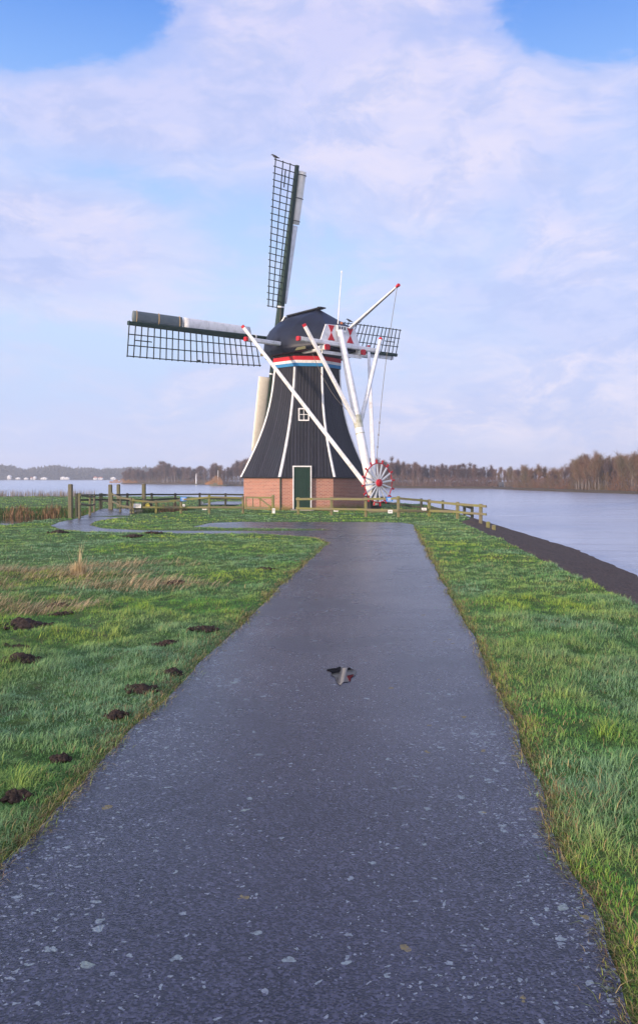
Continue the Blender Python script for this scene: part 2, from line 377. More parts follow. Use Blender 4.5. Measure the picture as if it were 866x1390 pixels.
# puddle
P = [gp(443,911),gp(449,908),gp(456,908.5),gp(461,906.5),gp(466,908.5),gp(474,907.5),gp(478,910),gp(484,912),gp(482,918),gp(477,921),gp(475,927),gp(466,927.5),gp(462,932),gp(457,928),gp(455,921),gp(449,918),gp(451,914)]
Q = []
for i in range(len(P)):
    (x0,y0),(x1,y1) = P[i],P[(i+1)%len(P)]
    for k in range(5):
        u = k/5; x = x0+(x1-x0)*u; y = y0+(y1-y0)*u; a = .004*(random.random()-.5); Q.append((x+a,y+a*3))
mb = MB(); mb.face([(x,y,.0085) for x,y in Q]); tag(mb.build('puddle_water', M['puddle']), kind='structure')

# far shores
def plate(name, P, z, mat):
    mb = MB(); cx = sum(p[0] for p in P)/len(P); cy = sum(p[1] for p in P)/len(P); n = len(P)
    I = [(cx+(x-cx)*.985, cy+(y-cy)*.985) for x,y in P]
    mb.face([(x,y,z) for x,y in I])
    for i in range(n):
        j = (i+1)%n; mb.face([(*P[i],-1.2),(*P[j],-1.2),(*I[j],z),(*I[i],z)])
    return tag(mb.build(name, mat), kind='structure')
SHORE = [(70,98),(42.7,108.6),(39,124),(35,145),(34,158),(25,163),(10,168),(-3,182),(-17,200),(-28,209),(-33,237),(-63.5,261)]
plate('far_bank', SHORE+[(-68,275),(-40,330),(200,330),(200,120)], -.35, M['farturf'])
plate('distant_shore', [(-900,600),(-400,585),(-228,580),(-100,590),(300,620),(300,900),(-900,900)], -.3, M['farturf'])

# ------------------------------------------------------------------ windmill
CX_, CY_ = -.80, 41.65; ALPHA = R(4.3)
mill = empty('windmill', (CX_,CY_,0))
tag(mill, 'black Dutch smock windmill with white edging on an octagonal red brick base beside the lake', 'windmill')
def lean(z): return .16*max(0,min(1,(z-1.6)/5.5))
PROF = [(1.60,3.45),(2.2,3.13),(2.8,2.86),(3.7,2.46),(4.4,2.215),(5.26,2.01),(6.18,1.87),(6.92,1.79),(7.6,1.76)]
def prof(z): return float(np.interp(z,[p[0] for p in PROF],[p[1] for p in PROF]))
zz = np.array([p[0] for p in PROF]); rr = np.array([p[1] for p in PROF])
cf = np.polyfit(zz, rr, 4)
def prof(z): return float(np.polyval(cf, z))
def oct_pt(k, r, z, cx=None): # vertex k of the octagon
    a = ALPHA + R(22.5+45*k); x0 = CX_+lean(z) if cx is None else cx
    return Vector((x0+r*math.sin(a), CY_-r*math.cos(a), z))
def facet(fk, ap, lat, z): # point on facet fk (0 = the one with the door) at apothem ap and lateral offset
    a = ALPHA + R(45*fk); n = Vector((math.sin(a),-math.cos(a),0)); u = Vector((math.cos(a),math.sin(a),0))
    return Vector((CX_+lean(z),CY_,z)) + n*ap + u*lat
def octa(zs, rfun, uvs=True, caps=True):
    mb = MB()
    for k in range(8):
        for i in range(len(zs)-1):
            z0,z1 = zs[i],zs[i+1]; r0,r1 = rfun(z0),rfun(z1)
            s0,s1 = r0*math.sin(R(22.5)), r1*math.sin(R(22.5)); off = 10+k*5
            mb.face([oct_pt(k-1,r0,z0),oct_pt(k,r0,z0),oct_pt(k,r1,z1),oct_pt(k-1,r1,z1)], [(off-s0,z0),(off+s0,z0),(off+s1,z1),(off-s1,z1)])
    if caps:
        mb.face([oct_pt(k,rfun(zs[-1]),zs[-1]) for k in range(8)]); mb.face([oct_pt(k,rfun(zs[0]),zs[0]) for k in range(7,-1,-1)])
    return mb
base = octa([-.1,1.6], lambda z: 3.28).build('brick_base', M['brick'], mill)
mb = octa([-.1,.16], lambda z: 3.33); mb.build('plinth', M['brick'], mill)
sm = octa(list(np.linspace(1.6,7.2,15)), prof).build('smock', M['smock'], mill)
mb = octa([1.545,1.6], lambda z: 3.40); mb.build('eave_board', M['black'], mill)
for k in range(8):
    mb = MB(); zs = np.linspace(1.61,7.05,15); a = ALPHA+R(22.5+45*k); n = Vector((math.sin(a),-math.cos(a),0)); u = Vector((math.cos(a),math.sin(a),0))
    for i in range(len(zs)-1):
        q = []
        for z in (zs[i],zs[i+1]):
            c = oct_pt(k,prof(z),z); w = .058+.014*(7-z)/6
            q.append([c-u*w-n*.02, c+n*.028-u*.02, c+n*.028+u*.02, c+u*w-n*.02])
        for j in range(3): mb.face([q[0][j],q[0][j+1],q[1][j+1],q[1][j]])
    mb.build('corner_strip', M['white'], mill)
for nm,m,z0,z1,r in (('blue_stripe','blue',7.08,7.24,1.85),('white_stripe','white',7.24,7.38,1.855),('red_stripe','red',7.38,7.58,1.86)):
    octa([z0,z1], lambda z,r=r: r).build(nm, M[m], mill)
octa([7.58,7.85], lambda z: 1.80+.5*(z-7.58)).build('cap_curb', M['black'], mill)
# drainpipe
c = oct_pt(-1,3.31,0); mb = MB(); mb.tube([(c.x,c.y,0),(c.x,c.y,1.55)], .035); mb.build('drainpipe', M['door'], mill)
# door
door = MB()
def fbox(mb, fk, ap, lat, z0, z1, w, depth):
    a = ALPHA + R(45*fk); n = Vector((math.sin(a),-math.cos(a),0)); u = Vector((math.cos(a),math.sin(a),0))
    mb.box(facet(fk,ap-depth/2,lat,0)+Vector((0,0,(z0+z1)/2)), (w,depth,z1-z0), axes=(u,-n,Vector((0,0,1))))
LD = -.24
mb = MB(); fbox(mb,0,3.17,LD,.08,2.08,.8,.2); dr = mb.build('door', M['door'], mill)
mb = MB()
for s in (-1,1): fbox(mb,0,3.24,LD+s*.42,.05,2.08,.05,.3)
fbox(mb,0,3.245,LD,2.08,2.14,.9,.5); mb.build('door_frame', M['white'], dr)
mb = MB(); 
for k in range(5): fbox(mb,0,3.185,LD-.3+k*.15,.12,2.05,.135,.02)
mb.build('door_boards', M['door'], dr)
mb = MB(); fbox(mb,0,3.21,LD+.3,1.0,1.1,.03,.05); mb.build('door_handle', M['iron'], dr)
mb = MB(); fbox(mb,0,3.4,LD,-.05,.07,1.1,.35); mb.build('door_step', M['stone'], mill)
# window
LW, ZW = -.1, 4.66; aw = prof(ZW-.35)*math.cos(R(22.5))+.05
mb = MB(); fbox(mb,0,aw-.03,LW,ZW-.28,ZW+.28,.46,.35); wn_ = mb.build('window', M['glass'], mill)
mb = MB()
for s in (-1,1): fbox(mb,0,aw+.02,LW+s*.235,ZW-.31,ZW+.31,.06,.5)
for s in (-1,1): fbox(mb,0,aw+.023,LW,ZW+s*.285-.03,ZW+s*.285+.03,.41,.5)
fbox(mb,0,aw,LW,ZW-.27,ZW+.27,.03,.06)
fbox(mb,0,aw-.003,LW,ZW-.015,ZW+.015,.42,.05); mb.build('window_frame', M['white'], wn_)

# cap -- axis from front (sails, away left) to tail (towards right)
YAW = R(42.1); CC = Vector((-.65,41.65,0)); TA = Vector((math.sin(YAW),-math.cos(YAW),0)); U = Vector((math.cos(YAW),math.sin(YAW),0)); ZA = Vector((0,0,1))
def cp(t, w, z): return CC + TA*t + U*w + ZA*z
SEC = [(-2.15,[(.80,7.75),(.86,7.95),(.84,8.3),(.70,8.68),(.42,8.95),(0,9.02)]),
       (-1.9,[(1.15,7.72),(1.25,7.95),(1.22,8.4),(1.02,8.95),(.6,9.36),(0,9.47)]),
       (-1.25,[(1.72,7.70),(1.83,7.95),(1.76,8.5),(1.42,9.1),(.85,9.62),(.04,10.05)]),
       (-.3,[(2.02,7.70),(2.12,7.95),(2.02,8.5),(1.60,9.12),(.9,9.64),(.04,10.06)]),
       (1.0,[(1.92,7.72),(2.02,7.95),(1.92,8.5),(1.52,9.12),(.85,9.64),(.04,10.06)]),
       (2.5,[(1.28,7.85),(1.36,8.02),(1.335,8.16),(1.23,8.45),(1.10,8.72),(.98,9.0)])]
ts = [s[0] for s in SEC]; tt = list(np.linspace(-2.15,1.0,16))+[1.3,1.6,1.9,2.2,2.5]; PTS = []
for t_ in tt:
    row = []
    for j in range(6):
        row.append((float(np.interp(t_,ts,[s[1][j][0] for s in SEC])), float(np.interp(t_,ts,[s[1][j][1] for s in SEC]))))
    # refine the profile by a curve
    full = []
    for j in range(5):
        for q in range(3):
            k = q/3; full.append((row[j][0]*(1-k)+row[j+1][0]*k, row[j][1]*(1-k)+row[j+1][1]*k))
    full.append(row[5]); sm_ = full
    zc = 10.07 if t_ <= 1 else 10.07+(9.04-10.07)*(t_-1)/1.5
    PTS.append([(-w,z) for w,z in sm_] + [(0,zc)] + [(w,z) for w,z in sm_[::-1]])
V = [cp(t_,w,z) for t_,row in zip(tt,PTS) for w,z in row]; n = len(PTS[0]); fs = []
for i in range(len(tt)-1):
    for j in range(n-1): fs.append((i*n+j,i*n+j+1,(i+1)*n+j+1,(i+1)*n+j))
    fs.append((i*n+n-1, i*n, (i+1)*n, (i+1)*n+n-1))
fs.append(tuple(range(n))); fs.append(tuple(range((len(tt)-1)*n+n-1,(len(tt)-1)*n-1,-1)))
mb = MB(); mb.shared(V, fs); cap = mb.build('cap', M['cap'], mill, smooth=True)
cap.data.polygons[len(fs)-1].use_smooth = False; cap.data.polygons[len(fs)-2].use_smooth = False
mid_ = n//2
for e in cap.data.edges:
    a_, b_ = e.vertices; ia, ja, ib, jb = a_//n, a_%n, b_//n, b_%n
    if ja == jb and ja in (mid_-1, mid_, mid_+1, 0, n-1): e.use_edge_sharp = True
    if ia == ib and ia in (0, len(tt)-1): e.use_edge_sharp = True
    if ia == ib and tt[ia] == 1.0 and mid_-1 <= min(ja,jb) and max(ja,jb) <= mid_+1: e.use_edge_sharp = True
mb = MB(); mb.beam(cp(-1.4,0,10.08), cp(1.15,0,10.12), .34,.08); mb.beam(cp(1.05,0,10.15), cp(1.28,0,10.12), .38,.07); mb.build('ridge_board', M['black'], cap)
mb = MB()
for s in (-1,1): mb.beam(cp(-1.4,s*1.86,7.85), cp(2.0,s*1.78,7.85), .07,.14)
mb.build('eave_rail', M['oldwood'], cap)
mb = MB(); mb.beam(cp(-2.18,-.5,9.0), cp(-1.3,-.35,10.02), .05,.08); mb.build('verge_board', M['white'], cap)
# gable
def gpoly(mb, pts, t0, t1):
    A = [cp(t1,w,z) for w,z in pts]; B = [cp(t0,w,z) for w,z in pts]; n = len(pts)
    mb.shared(A+B, [tuple(range(n)), tuple(range(2*n-1,n-1,-1))]+[(i,n+i,n+(i+1)%n,(i+1)%n) for i in range(n)])
mb = MB(); gpoly(mb, [(-1.34,8.16),(1.34,8.16),(.98,9.0),(.25,9.04),(-.25,9.04),(-.98,9.0)], 2.5, 2.56); gb = mb.build('gable', M['white'], mill)
for s in (-.64,.64):
    mb = MB(); gpoly(mb, [(s-.20,8.98),(s,8.62),(s+.20,8.98)], 2.562, 2.585); gpoly(mb, [(s-.22,8.25),(s+.22,8.25),(s,8.62)], 2.562, 2.585); mb.build('hourglass_panel', M['red'], gb)
mb = MB(); gpoly(mb, [(-.3,8.72),(.3,8.72),(.3,9.02),(-.3,9.02)], 2.562, 2.66); em = mb.build('emblem_board', M['white'], gb)
for s in (-.17,0,.17):
    mb = MB(); gpoly(mb, [(s-.045,8.82),(s+.045,8.82),(s+.045,8.97),(s-.045,8.97)], 2.66, 2.668); mb.build('emblem_window', M['black'], em)
mb = MB(); mb.beam(cp(2.62,0,9.1), cp(2.62,0,9.2), .2,.14); mb.build('emblem_finial', M['roof'], em)
# beams and struts
def strut(name, p0, p1, w0, w1, tip=.16, tip1=0, mat='white'):
    mb = MB(); p0, p1 = Vector(p0), Vector(p1); mb.beam(p0,p1,w0,w0,w1,w1); o = mb.build(name, M[mat], mill); d = (p1-p0).normalized()
    if tip: mb = MB(); mb.beam(p0-d*.01, p0+d*tip, w0+.006); mb.build('red_tip', M['red'], o)
    if tip1: mb = MB(); mb.beam(p1+d*.012, p1-d*tip1, w1+.015); mb.build('red_tip', M['red'], o)
    return o
strut('cross_beam', cp(2.70,-2.9,8.07), cp(2.70,2.55,8.04), .2,.2,.12)
strut('cross_beam', cp(.3,-4.15,8.2), cp(.3,4.2,8.2), .2,.2,.12)
mb = MB(); mb.beam(cp(2.62,-1.3,7.62), cp(2.62,1.35,7.62), .06,.16); mb.build('tail_board', M['white'], mill)
for s in (-1.22,1.22):
    strut('cap_beam', cp(2.95,s,7.82), cp(1.2,s,7.82), .26,.26,.1)
TOP = cp(2.74,-.22,8.75); BOT = cp(4.85,0,.25)
def tail(z): k = (TOP.z-z)/(TOP.z-BOT.z); return TOP + (BOT-TOP)*k
mb = MB(); mb.tube([TOP, tail(6), tail(4.2), tail(2), BOT], [.15,.19,.21,.21,.22], 12); tp = mb.build('tail_pole', M['white'], mill, smooth=True)
mb = MB(); mb.tube([tail(4.55), tail(4.3), tail(3.95)], [.212,.222,.212], 12); mb.tube([tail(3.7),tail(3.66)], .228, 12); mb.build('binding', M['mossywhite'], tp)
strut('long_strut', cp(.3,-4.3,8.8), tail(.95)-U*.1+TA*.02, .155,.21,.12)
strut('long_strut', cp(.3,4.25,8.75), tail(.95)+U*.2, .155,.21,.12)
strut('short_strut', cp(2.93,-2.72,8.72), tail(4.2)-U*.13, .155,.18,.12)
strut('short_strut', cp(2.93,2.45,8.65), tail(4.2)+U*.16, .155,.18,.12)
mb = MB(); mb.tube([cp(2.93,-2.2,7.4)]+[cp(2.93+ (k/6)*.6,-2.2+k/6*1.7,7.4-k/6*2.6-.35*math.sin(math.pi*k/6)) for k in range(1,7)], .012, 5); mb.build('slack_rope', M['rope'], mill)
# capstan wheel
WC = cp(5.11,0,1.33); RW = .92
wh = MB(); q = [WC + U*(RW*math.cos(a))+ZA*(RW*math.sin(a)) for a in np.linspace(0,2*math.pi,49)]
wh.tube(q, .025, 6, False); wheel = wh.build('capstan_wheel', M['red'], mill)
mb = MB(); mb.tube([WC-TA*.06, WC+TA*.09], .18, 20); mb.tube([WC+TA*.09, WC+TA*.13],[.15,.09],20); mb.build('hub', M['red'], wheel)
mb = MB(); mb.tube([WC-TA*.5, WC-TA*.07], .06, 10); mb.build('axle', M['iron'], wheel)
for k in range(16):
    a = 2*math.pi*(k+.3)/16; d = U*math.cos(a)+ZA*math.sin(a)
    mb = MB(); mb.beam(WC+d*.13, WC+d*(RW-.02), .06,.05, .085,.05, up=TA); mb.build('spoke', M['white'], wheel)
    mb = MB(); mb.beam(WC+d*(RW-.03), WC+d*(RW+.17), .05,.05,.085,.06, up=TA); mb.build('handle', M['red'], wheel)
mb = MB(); mb.beam(cp(4.75,-.3,.1), cp(4.95,0,1.4), .14); mb.beam(cp(4.75,.3,.1), cp(4.95,0,1.4), .14); mb.box(cp(4.75,0,.32),(.7,.4,.4),YAW); mb.build('winch_stand', M['black'], mill)
mb = MB(); mb.tube([cp(4.7,-.35,.6), cp(4.7,.35,.6)], .15, 14); mb.build('winch_drum', M['black'], mill)
# brake pole and its rope
BE = cp(6.27,.02,10.33)
mb = MB(); mb.beam(cp(2.45,.62,8.95), BE, .13,.11,.08,.07); bp = mb.build('brake_pole', M['white'], mill)
d = (BE-cp(2.45,.62,8.95)).normalized(); mb = MB(); mb.beam(BE-d*.05, BE+d*.14, .11,.10,.15,.13); mb.build('red_tip', M['red'], bp)
mb = MB(); mb.beam(cp(2.5,.66,8.86), BE-d*.2-ZA*.055, .03,.03); mb.build('iron_strip', M['iron'], bp)
rp = []
E0, E1 = BE-ZA*.03, cp(5.0,.0,2.45)
for k in range(15):
    s = k/14; rp.append(E0+(E1-E0)*s - U*.16*math.sin(math.pi*s))
mb = MB(); mb.tube(rp, .013, 5)
for k in (11,12,13): mb.tube([rp[k]-ZA*.05, rp[k]+ZA*.05], .03, 6)
mb.build('brake_rope', M['rope'], mill)
mb = MB(); mb.tube([cp(2.3,.05,9.05), cp(2.32,.15,10.4), cp(2.34,.28,11.75)], [.03,.025,.015], 6); mb.tube([cp(2.34,.28,11.72),cp(2.34,.28,11.82)], .035, 6); mb.build('lightning_rod', M['white'], mill)
# sails
TL = R(12); PHI = R(-1.1); A_ = 2.4; L_ = 9.03
NN = -TA*math.cos(TL)+ZA*math.sin(TL); VV = U.cross(NN);
if VV.z < 0: VV = -VV
HUB = CC - TA*A_ + ZA*8.92
mb = MB(); mb.tube([HUB-NN*2.2, HUB-NN*.3], [.25,.3], 14); mb.tube([HUB-NN*.3, HUB+NN*.55], .34, 8); mb.build('windshaft', M['iron'], mill)
Rv = VV*math.cos(PHI)+U*math.sin(PHI); Ru = U*math.cos(PHI)-VV*math.sin(PHI)
def beta(r): return R(23)*(1-min(1,max(0,(r-1.6)/(L_-1.6))))**1.15 + R(2.5)
def sail(RR, TT, off, label, outer, inner, outer_w=-.45, osz=(.26,.17), isz=(-.37,.23,.13)):
    H = HUB + NN*off
    def P(r,w,d):
        b = beta(r); return H + RR*r + (TT*math.cos(b)-NN*math.sin(b))*w + (TT*math.sin(b)+NN*math.cos(b))*d
    mb = MB(); mb.beam(H-RR*.02, H+RR*2.2, .34,.34,.32,.32, up=NN); mb.beam(H+RR*2.2, H+RR*L_, .32,.32,.19,.19, up=NN); st = mb.build('sail', M['darkgreen'], mill); st['label'] = label
    mb = MB(); mb.beam(H+RR*1.75, H+RR*1.83, .345,.345, up=NN); mb.build('stock_band', M['white'], st)
    mb = MB(); W = 1.5; r0, r1 = 1.72, L_-.06; nb = 23
    for k in range(nb):
        r = r0+(r1-r0)*k/(nb-1); e = .05
        mb.beam(P(r,-.12,.0), P(r,W+e,.03*math.sin(k)), .05,.04, up=RR)
    for w in (.5,1.0,1.5):
        for k in range(12):
            ra = r0-.05+(r1-r0+.1)*k/12; rb = r0-.05+(r1-r0+.1)*(k+1)/12; mb.beam(P(ra,w,-.035), P(rb,w,-.035), .05,.035, up=NN)
    mb.beam(P(L_*.86,.75,0), P(L_*.96,.75,0), .05,.05, up=NN); (mb.beam(P(L_*.57,1.45,0), P(L_*.585,1.45,0), .1,.08, up=NN) if 'left' in label else None)
    mb.build('lattice', M['lattice'], st)
    def nose(ra, rb, wc, a, b, mat, name, seg=14):
        mb = MB(); V = []; n = 16
        for i in range(seg+1):
            r = ra+(rb-ra)*i/seg
            for k in range(n):
                th = 2*math.pi*k/n; c_, s_ = math.cos(th), math.sin(th)
                V.append(P(r, wc+a*c_, b*s_*(1 if s_ > 0 else .55)))
        fs = [(i*n+k,i*n+(k+1)%n,(i+1)*n+(k+1)%n,(i+1)*n+k) for i in range(seg) for k in range(n)]+[tuple(range(n-1,-1,-1)),tuple(range(seg*n,(seg+1)*n))]
        mb.shared(V, fs); return mb.build(name, mat, st, smooth=True)
    nose(2.0, 6.05, *isz, inner, 'leading_board')
    nose(6.15, L_-.22, outer_w, *osz, outer, 'leading_flap')
    for r in (6.3, 7.45, L_-.4):
        mb = MB(); q = [P(r, outer_w+(osz[0]+.015)*math.cos(t_), (osz[1]+.015)*math.sin(t_)*(1 if math.sin(t_) > 0 else .6)) for t_ in np.linspace(0,2*math.pi,17)]; mb.tube(q,.022,5,False)
        mb.beam(P(r,-.05,0), P(r,-.25,0), .05,.05, up=RR); mb.build('strap', M['strap'] if outer == M['greymetal'] else M['iron'], st)
    return P
PT = sail(Rv, -Ru, 0, 'upright sail pointing to the sky', M['cream'], M['white'], -.42, (.25,.23))
sail(-Ru, -Rv, -.36, 'sail reaching out to the left with a grey outer flap', M['greymetal'], M['white'], -.34, (.25,.10), (-.32,.27,.15))
sail(-Rv, Ru, 0, 'lowered sail mostly hidden behind the mill body', M['cream'], M['cream'], isz=(-.44,.33,.16))
PR = sail(Ru, Rv, -.36, 'sail reaching out to the right behind the cap', M['white'], M['white'], -.2, (.12,.05), (-.28,.17,.08))
mb = MB(); a0, a1 = PT(1.72,.2,-.1), HUB-Ru*1.0-Rv*.2-NN*.3
mb.tube([a0+(a1-a0)*s+Vector((.25*math.sin(math.pi*s),0,-.25*math.sin(math.pi*s))) for s in np.linspace(0,1,8)], .014, 5); mb.build('sail_rope', M['rope'], mill)

# ------------------------------------------------------------------ birds
def bird(loc, rz, s, label):
    root = empty('bird', loc); cs, sn = math.cos(rz), math.sin(rz)
    def T(x,y,z): return (loc[0]+(x*cs-y*sn)*s, loc[1]+(x*sn+y*cs)*s, loc[2]+z*s)
    mb = MB(); P = [(-.30,0,.02),(-.2,0,.05),(-.1,0,.1),(0,0,.15),(.08,0,.2),(.13,0,.25),(.17,0,.27),(.2,0,.265),(.25,0,.255)]
    rad = [.02,.035,.065,.08,.065,.045,.045,.03,.006]; mb.tube([T(*p) for p in P], [r*s for r in rad], 10); mb.build('body', M['feather'], root, smooth=True)
    for q in (-1,1):
        mb = MB(); mb.tube([T(.05,q*.06,.17),T(-.08,q*.07,.11),T(-.26,q*.02,.03)], [.03*s,.035*s,.006*s], 6); mb.build('wing', M['feather'], root, smooth=True)
        mb = MB(); mb.tube([T(.0,q*.03,.1),T(.01,q*.03,0)], .008*s, 5); mb.build('leg', M['iron'], root)
    mb = MB(); mb.tube([T(.24,0,.258),T(.3,0,.245)], [.014*s,.002*s], 6); mb.build('beak', M['iron'], root)
    tag(root, label, 'bird', 'birds on the mill')
b = PT(L_-.06,1.52,0)+ZA*.03; bird(tuple(b), R(170), .8, 'black bird perched on the tip of the upright sail')
b = PR(4.35,1.53,-.03)+ZA*.03; bird(tuple(b), R(150), .75, 'larger black bird on the top edge of the right sail, close to the brake pole')
b = PR(5.2,1.53,-.03)+ZA*.02; bird(tuple(b), R(20), .55, 'smaller black bird on the top edge of the right sail, right of the brake pole')

# ------------------------------------------------------------------ fences and posts
def fence(name, pts, label, mat, railmat, rails=(.12,.42), post=.1, railh=.09, skip=(), group=None, over=.0, round_=False):
    # pts: (x, y, ztop, zrail_low)
    x0,y0 = pts[0][0],pts[0][1]; root = empty(name, (x0,y0,0)); tag(root, label, 'fence', group)
    for (x,y,zt,zl) in pts:
        zb = float(height(x,y))-.25; mb = MB()
        if round_: mb.tube([(x,y,zb),(x,y,zt)], post/2, 10)
        else: mb.beam((x,y,zb),(x+random.uniform(-.012,.012),y,zt), post, up=(0,1,0))
        mb.build('post', mat, root)
    for i in range(len(pts)-1):
        if i in skip: continue
        a, b = Vector(pts[i][:3]), Vector(pts[i+1][:3]); d = (b-a).normalized(); nrm = Vector((d.y,-d.x,0)); 
        if nrm.y > 0: nrm = -nrm
        off = nrm*(post/2+.022)
        for k in (0,1):
            za = (pts[i][2]-.08) if k == 0 else pts[i][3]; zb_ = (pts[i+1][2]-.08) if k == 0 else pts[i+1][3]
            e = over if i == len(pts)-2 else .03
            mb = MB(); mb.beam(Vector((a.x,a.y,za))+off-Vector((d.x,d.y,0))*.06, Vector((b.x,b.y,zb_))+off+Vector((d.x,d.y,0))*e+ZA*random.uniform(-.01,.01), .045, railh+random.uniform(-.01,.01)); mb.build('rail', railmat, root)
    return root
def fp(px,Y,zt,zl): return (at(px,Y),Y,zt,zl)
fence('wooden_fence', [fp(405,34.6,.74,.27),fp(450,33.6,.78,.28),fp(496.4,32.4,.8,.3),fp(541,31.6,.86,.31),fp(582.5,32.2,.72,.27),fp(621,31.2,.65,.26),fp(652.3,30.3,.6,.22)],
      'mossy post and rail fence running from the mill door to the lake', M['fence'], M['fence'], over=.35, post=.12)
fence('wooden_fence', [fp(181,34.9,.68,.3),fp(212,35.0,.6,.3),fp(245.6,35.3,.68,.28),fp(284,35.0,.82,.3),fp(330,35.2,.78,.28)],
      'pale post and rail fence left of the mill, from the footbridge to the small gate', M['fence'], M['fence'], post=.1)
bf = [fp(104,38.6,.82,.5),fp(136,40.6,.78,.48),fp(173,42.2,.76,.4),fp(206,43.6,.74,.38),fp(238,45.5,.70,.38),fp(271,46.0,.70,.38),fp(306,46.3,.68,.36),fp(345,46.6,.66,.36)]
fence('wooden_fence', bf, 'dark weathered fence behind, along the water left of the mill', M['darkwood'], M['darkwood'], post=.11, group=None)
fence('wooden_fence', [fp(470,47,.6,.3),fp(506,43.4,.62,.3),fp(541,41.2,.60,.22),fp(572,38.7,.58,.16),fp(601,36.6,.55,.14),fp(630.5,33.8,.50,.12),fp(641,32.6,.46,.1)],
      'dark fence behind the capstan wheel, following the stone slope right of the mill', M['darkwood'], M['darkwood'], post=.11)
# gate
gx0, gy0 = at(334,35.1), 35.1; gx1, gy1 = at(370.7,34.6), 34.6
gate = empty('gate', (gx1,gy1,0)); tag(gate, 'low wooden field gate with a diagonal brace before the left brick wall', 'gate')
mb = MB(); mb.beam((gx1,gy1,-.2),(gx1,gy1,.84), .12); mb.build('post', M['fence'], gate)
mb = MB()
for z in (.72,.28): mb.beam((gx0,gy0,z),(gx1-.08,gy1,z), .04,.08)
mb.beam((gx0,gy0,.22),(gx0,gy0,.76), .06); mb.beam(((gx0*.55+gx1*.45),gy0-.03,.72),(gx1-.1,gy1-.03,.32), .035,.07); mb.build('gate_frame', M['fence'], gate)
mb = MB(); mb.beam((gx0+.3,gy0-.04,.25),(gx0+.3,gy0-.04,.72), .05,.04); mb.beam((gx0+.62,gy0-.04,.25),(gx0+.62,gy0-.04,.72), .05,.04); mb.build('gate_slats', M['fence'], gate)
# footbridge
br = empty('footbridge', (-9.4,36,0)); tag(br, 'small wooden footbridge with handrails crossing the reedy ditch', 'footbridge')
dl = [(-9.5,32.2),(-9.75,35),(-10.5,39),(-11.3,42.6)]; dr_ = [(-7.75,33.2),(-8.15,36),(-8.9,39),(-9.7,42.6)]
mb = MB(); zt = [.01,.07,.06,-.06]
for i in range(3):
    a,b_,c_,d_ = dl[i],dr_[i],dr_[i+1],dl[i+1]; z0,z1 = zt[i],zt[i+1]
    mb.face([(*a,z0),(*b_,z0),(*c_,z1),(*d_,z1)]); mb.face([(*d_,z1-.14),(*c_,z1-.14),(*b_,z0-.14),(*a,z0-.14)])
    mb.face([(*a,z0-.14),(*a,z0),(*d_,z1),(*d_,z1-.14)]); mb.face([(*b_,z0),(*b_,z0-.14),(*c_,z1-.14),(*c_,z1)])
mb.build('deck', M['asphalt2'], br)
mb = MB(); mb.box((-8.75,33.3,-.32),(2.1,.5,.6),R(8)); mb.box((-10.2,42.2,-.35),(2.0,.5,.5),R(8)); mb.build('abutment', M['stone'], br)
def rail_run(pts, mat, rails, post=.09):
    for x,y,zt_ in pts:
        mb = MB(); mb.beam((x,y,-.3),(x,y,zt_), post); mb.build('rail_post', mat, br)
    for i in range(len(pts)-1):
        a,b_ = pts[i],pts[i+1]
        for h in rails:
            mb = MB(); mb.beam((a[0]+.05,a[1]-.06,a[2]-h),(b_[0]+.05,b_[1]-.06,b_[2]-h), .045,.08); mb.build('handrail', mat, br)
rail_run([(at(107.8,31.3),31.3,.98),(at(122.3,33.3),33.3,.86),(at(128,37),37,.78)], M['oldwood'], (.07,.42))
rail_run([(at(181,34.9)-.12,34.95,.72),(at(163.5,36),36,.76),(at(152,38.6),38.6,.86)], M['oldwood'], (.08,.43))
rail_run([(at(152,38.6),38.62,.8),(at(138,43),43,.75)], M['darkwood'], (.07,.4))
# tall mooring posts, one by one
def pole(px,Y,zt,w,label,name='mooring_post',cat='post',mat='oldwood',zb=None,cap_=True, group='tall square posts beside the footbridge'):
    x = at(px,Y); zb = float(height(x,Y))-.3 if zb is None else zb; root = empty(name,(x,Y,0)); tag(root,label,cat,group)
    mb = MB(); mb.beam((x,Y,zb),(x,Y,zt), w, up=(0,1,0)); mb.build('shaft', M[mat], root)
    if cap_: mb = MB(); mb.beam((x,Y,zt),(x,Y,zt+.035), w+.02, w+.02, w-.05, w-.05, up=(0,1,0)); mb.build('post_top', M[mat], root)
pole(95.7,31.3,1.30,.16,'tall square wooden post at the near left end of the footbridge, leftmost of four')
pole(149.8,38.9,1.21,.17,'tall square wooden post on the right side of the footbridge, second from the left')
pole(160.8,43.5,1.18,.17,'tall square wooden post beyond the footbridge, third from the left')
pole(195.3,42.6,1.22,.19,'tall square wooden post rising behind the pale fence, rightmost of four')
pole(662.5,28.6,-.0,.13,'short wooden stake at the foot of the stone slope, nearer the fence end','stake','stake','fence',-.9,True,'short stakes in the stone slope')
pole(670.2,27.9,-.08,.13,'short wooden stake at the foot of the stone slope, the right one of the pair','stake','stake','fence',-.9,True,'short stakes in the stone slope')
# low timber edging behind the fence
ed = empty('timber_edging',(at(548,36),36,0)); tag(ed,'low brown timber edging beyond the mossy fence','edging')
for a,b_ in ((at(500,36.5),at(548,36.4)),(at(549,36.4),at(598,35.4))):
    mb = MB(); mb.beam((a,36.4,.06),(b_,36.2,.02), .06,.2); mb.build('plank', M['oldwood'], ed)
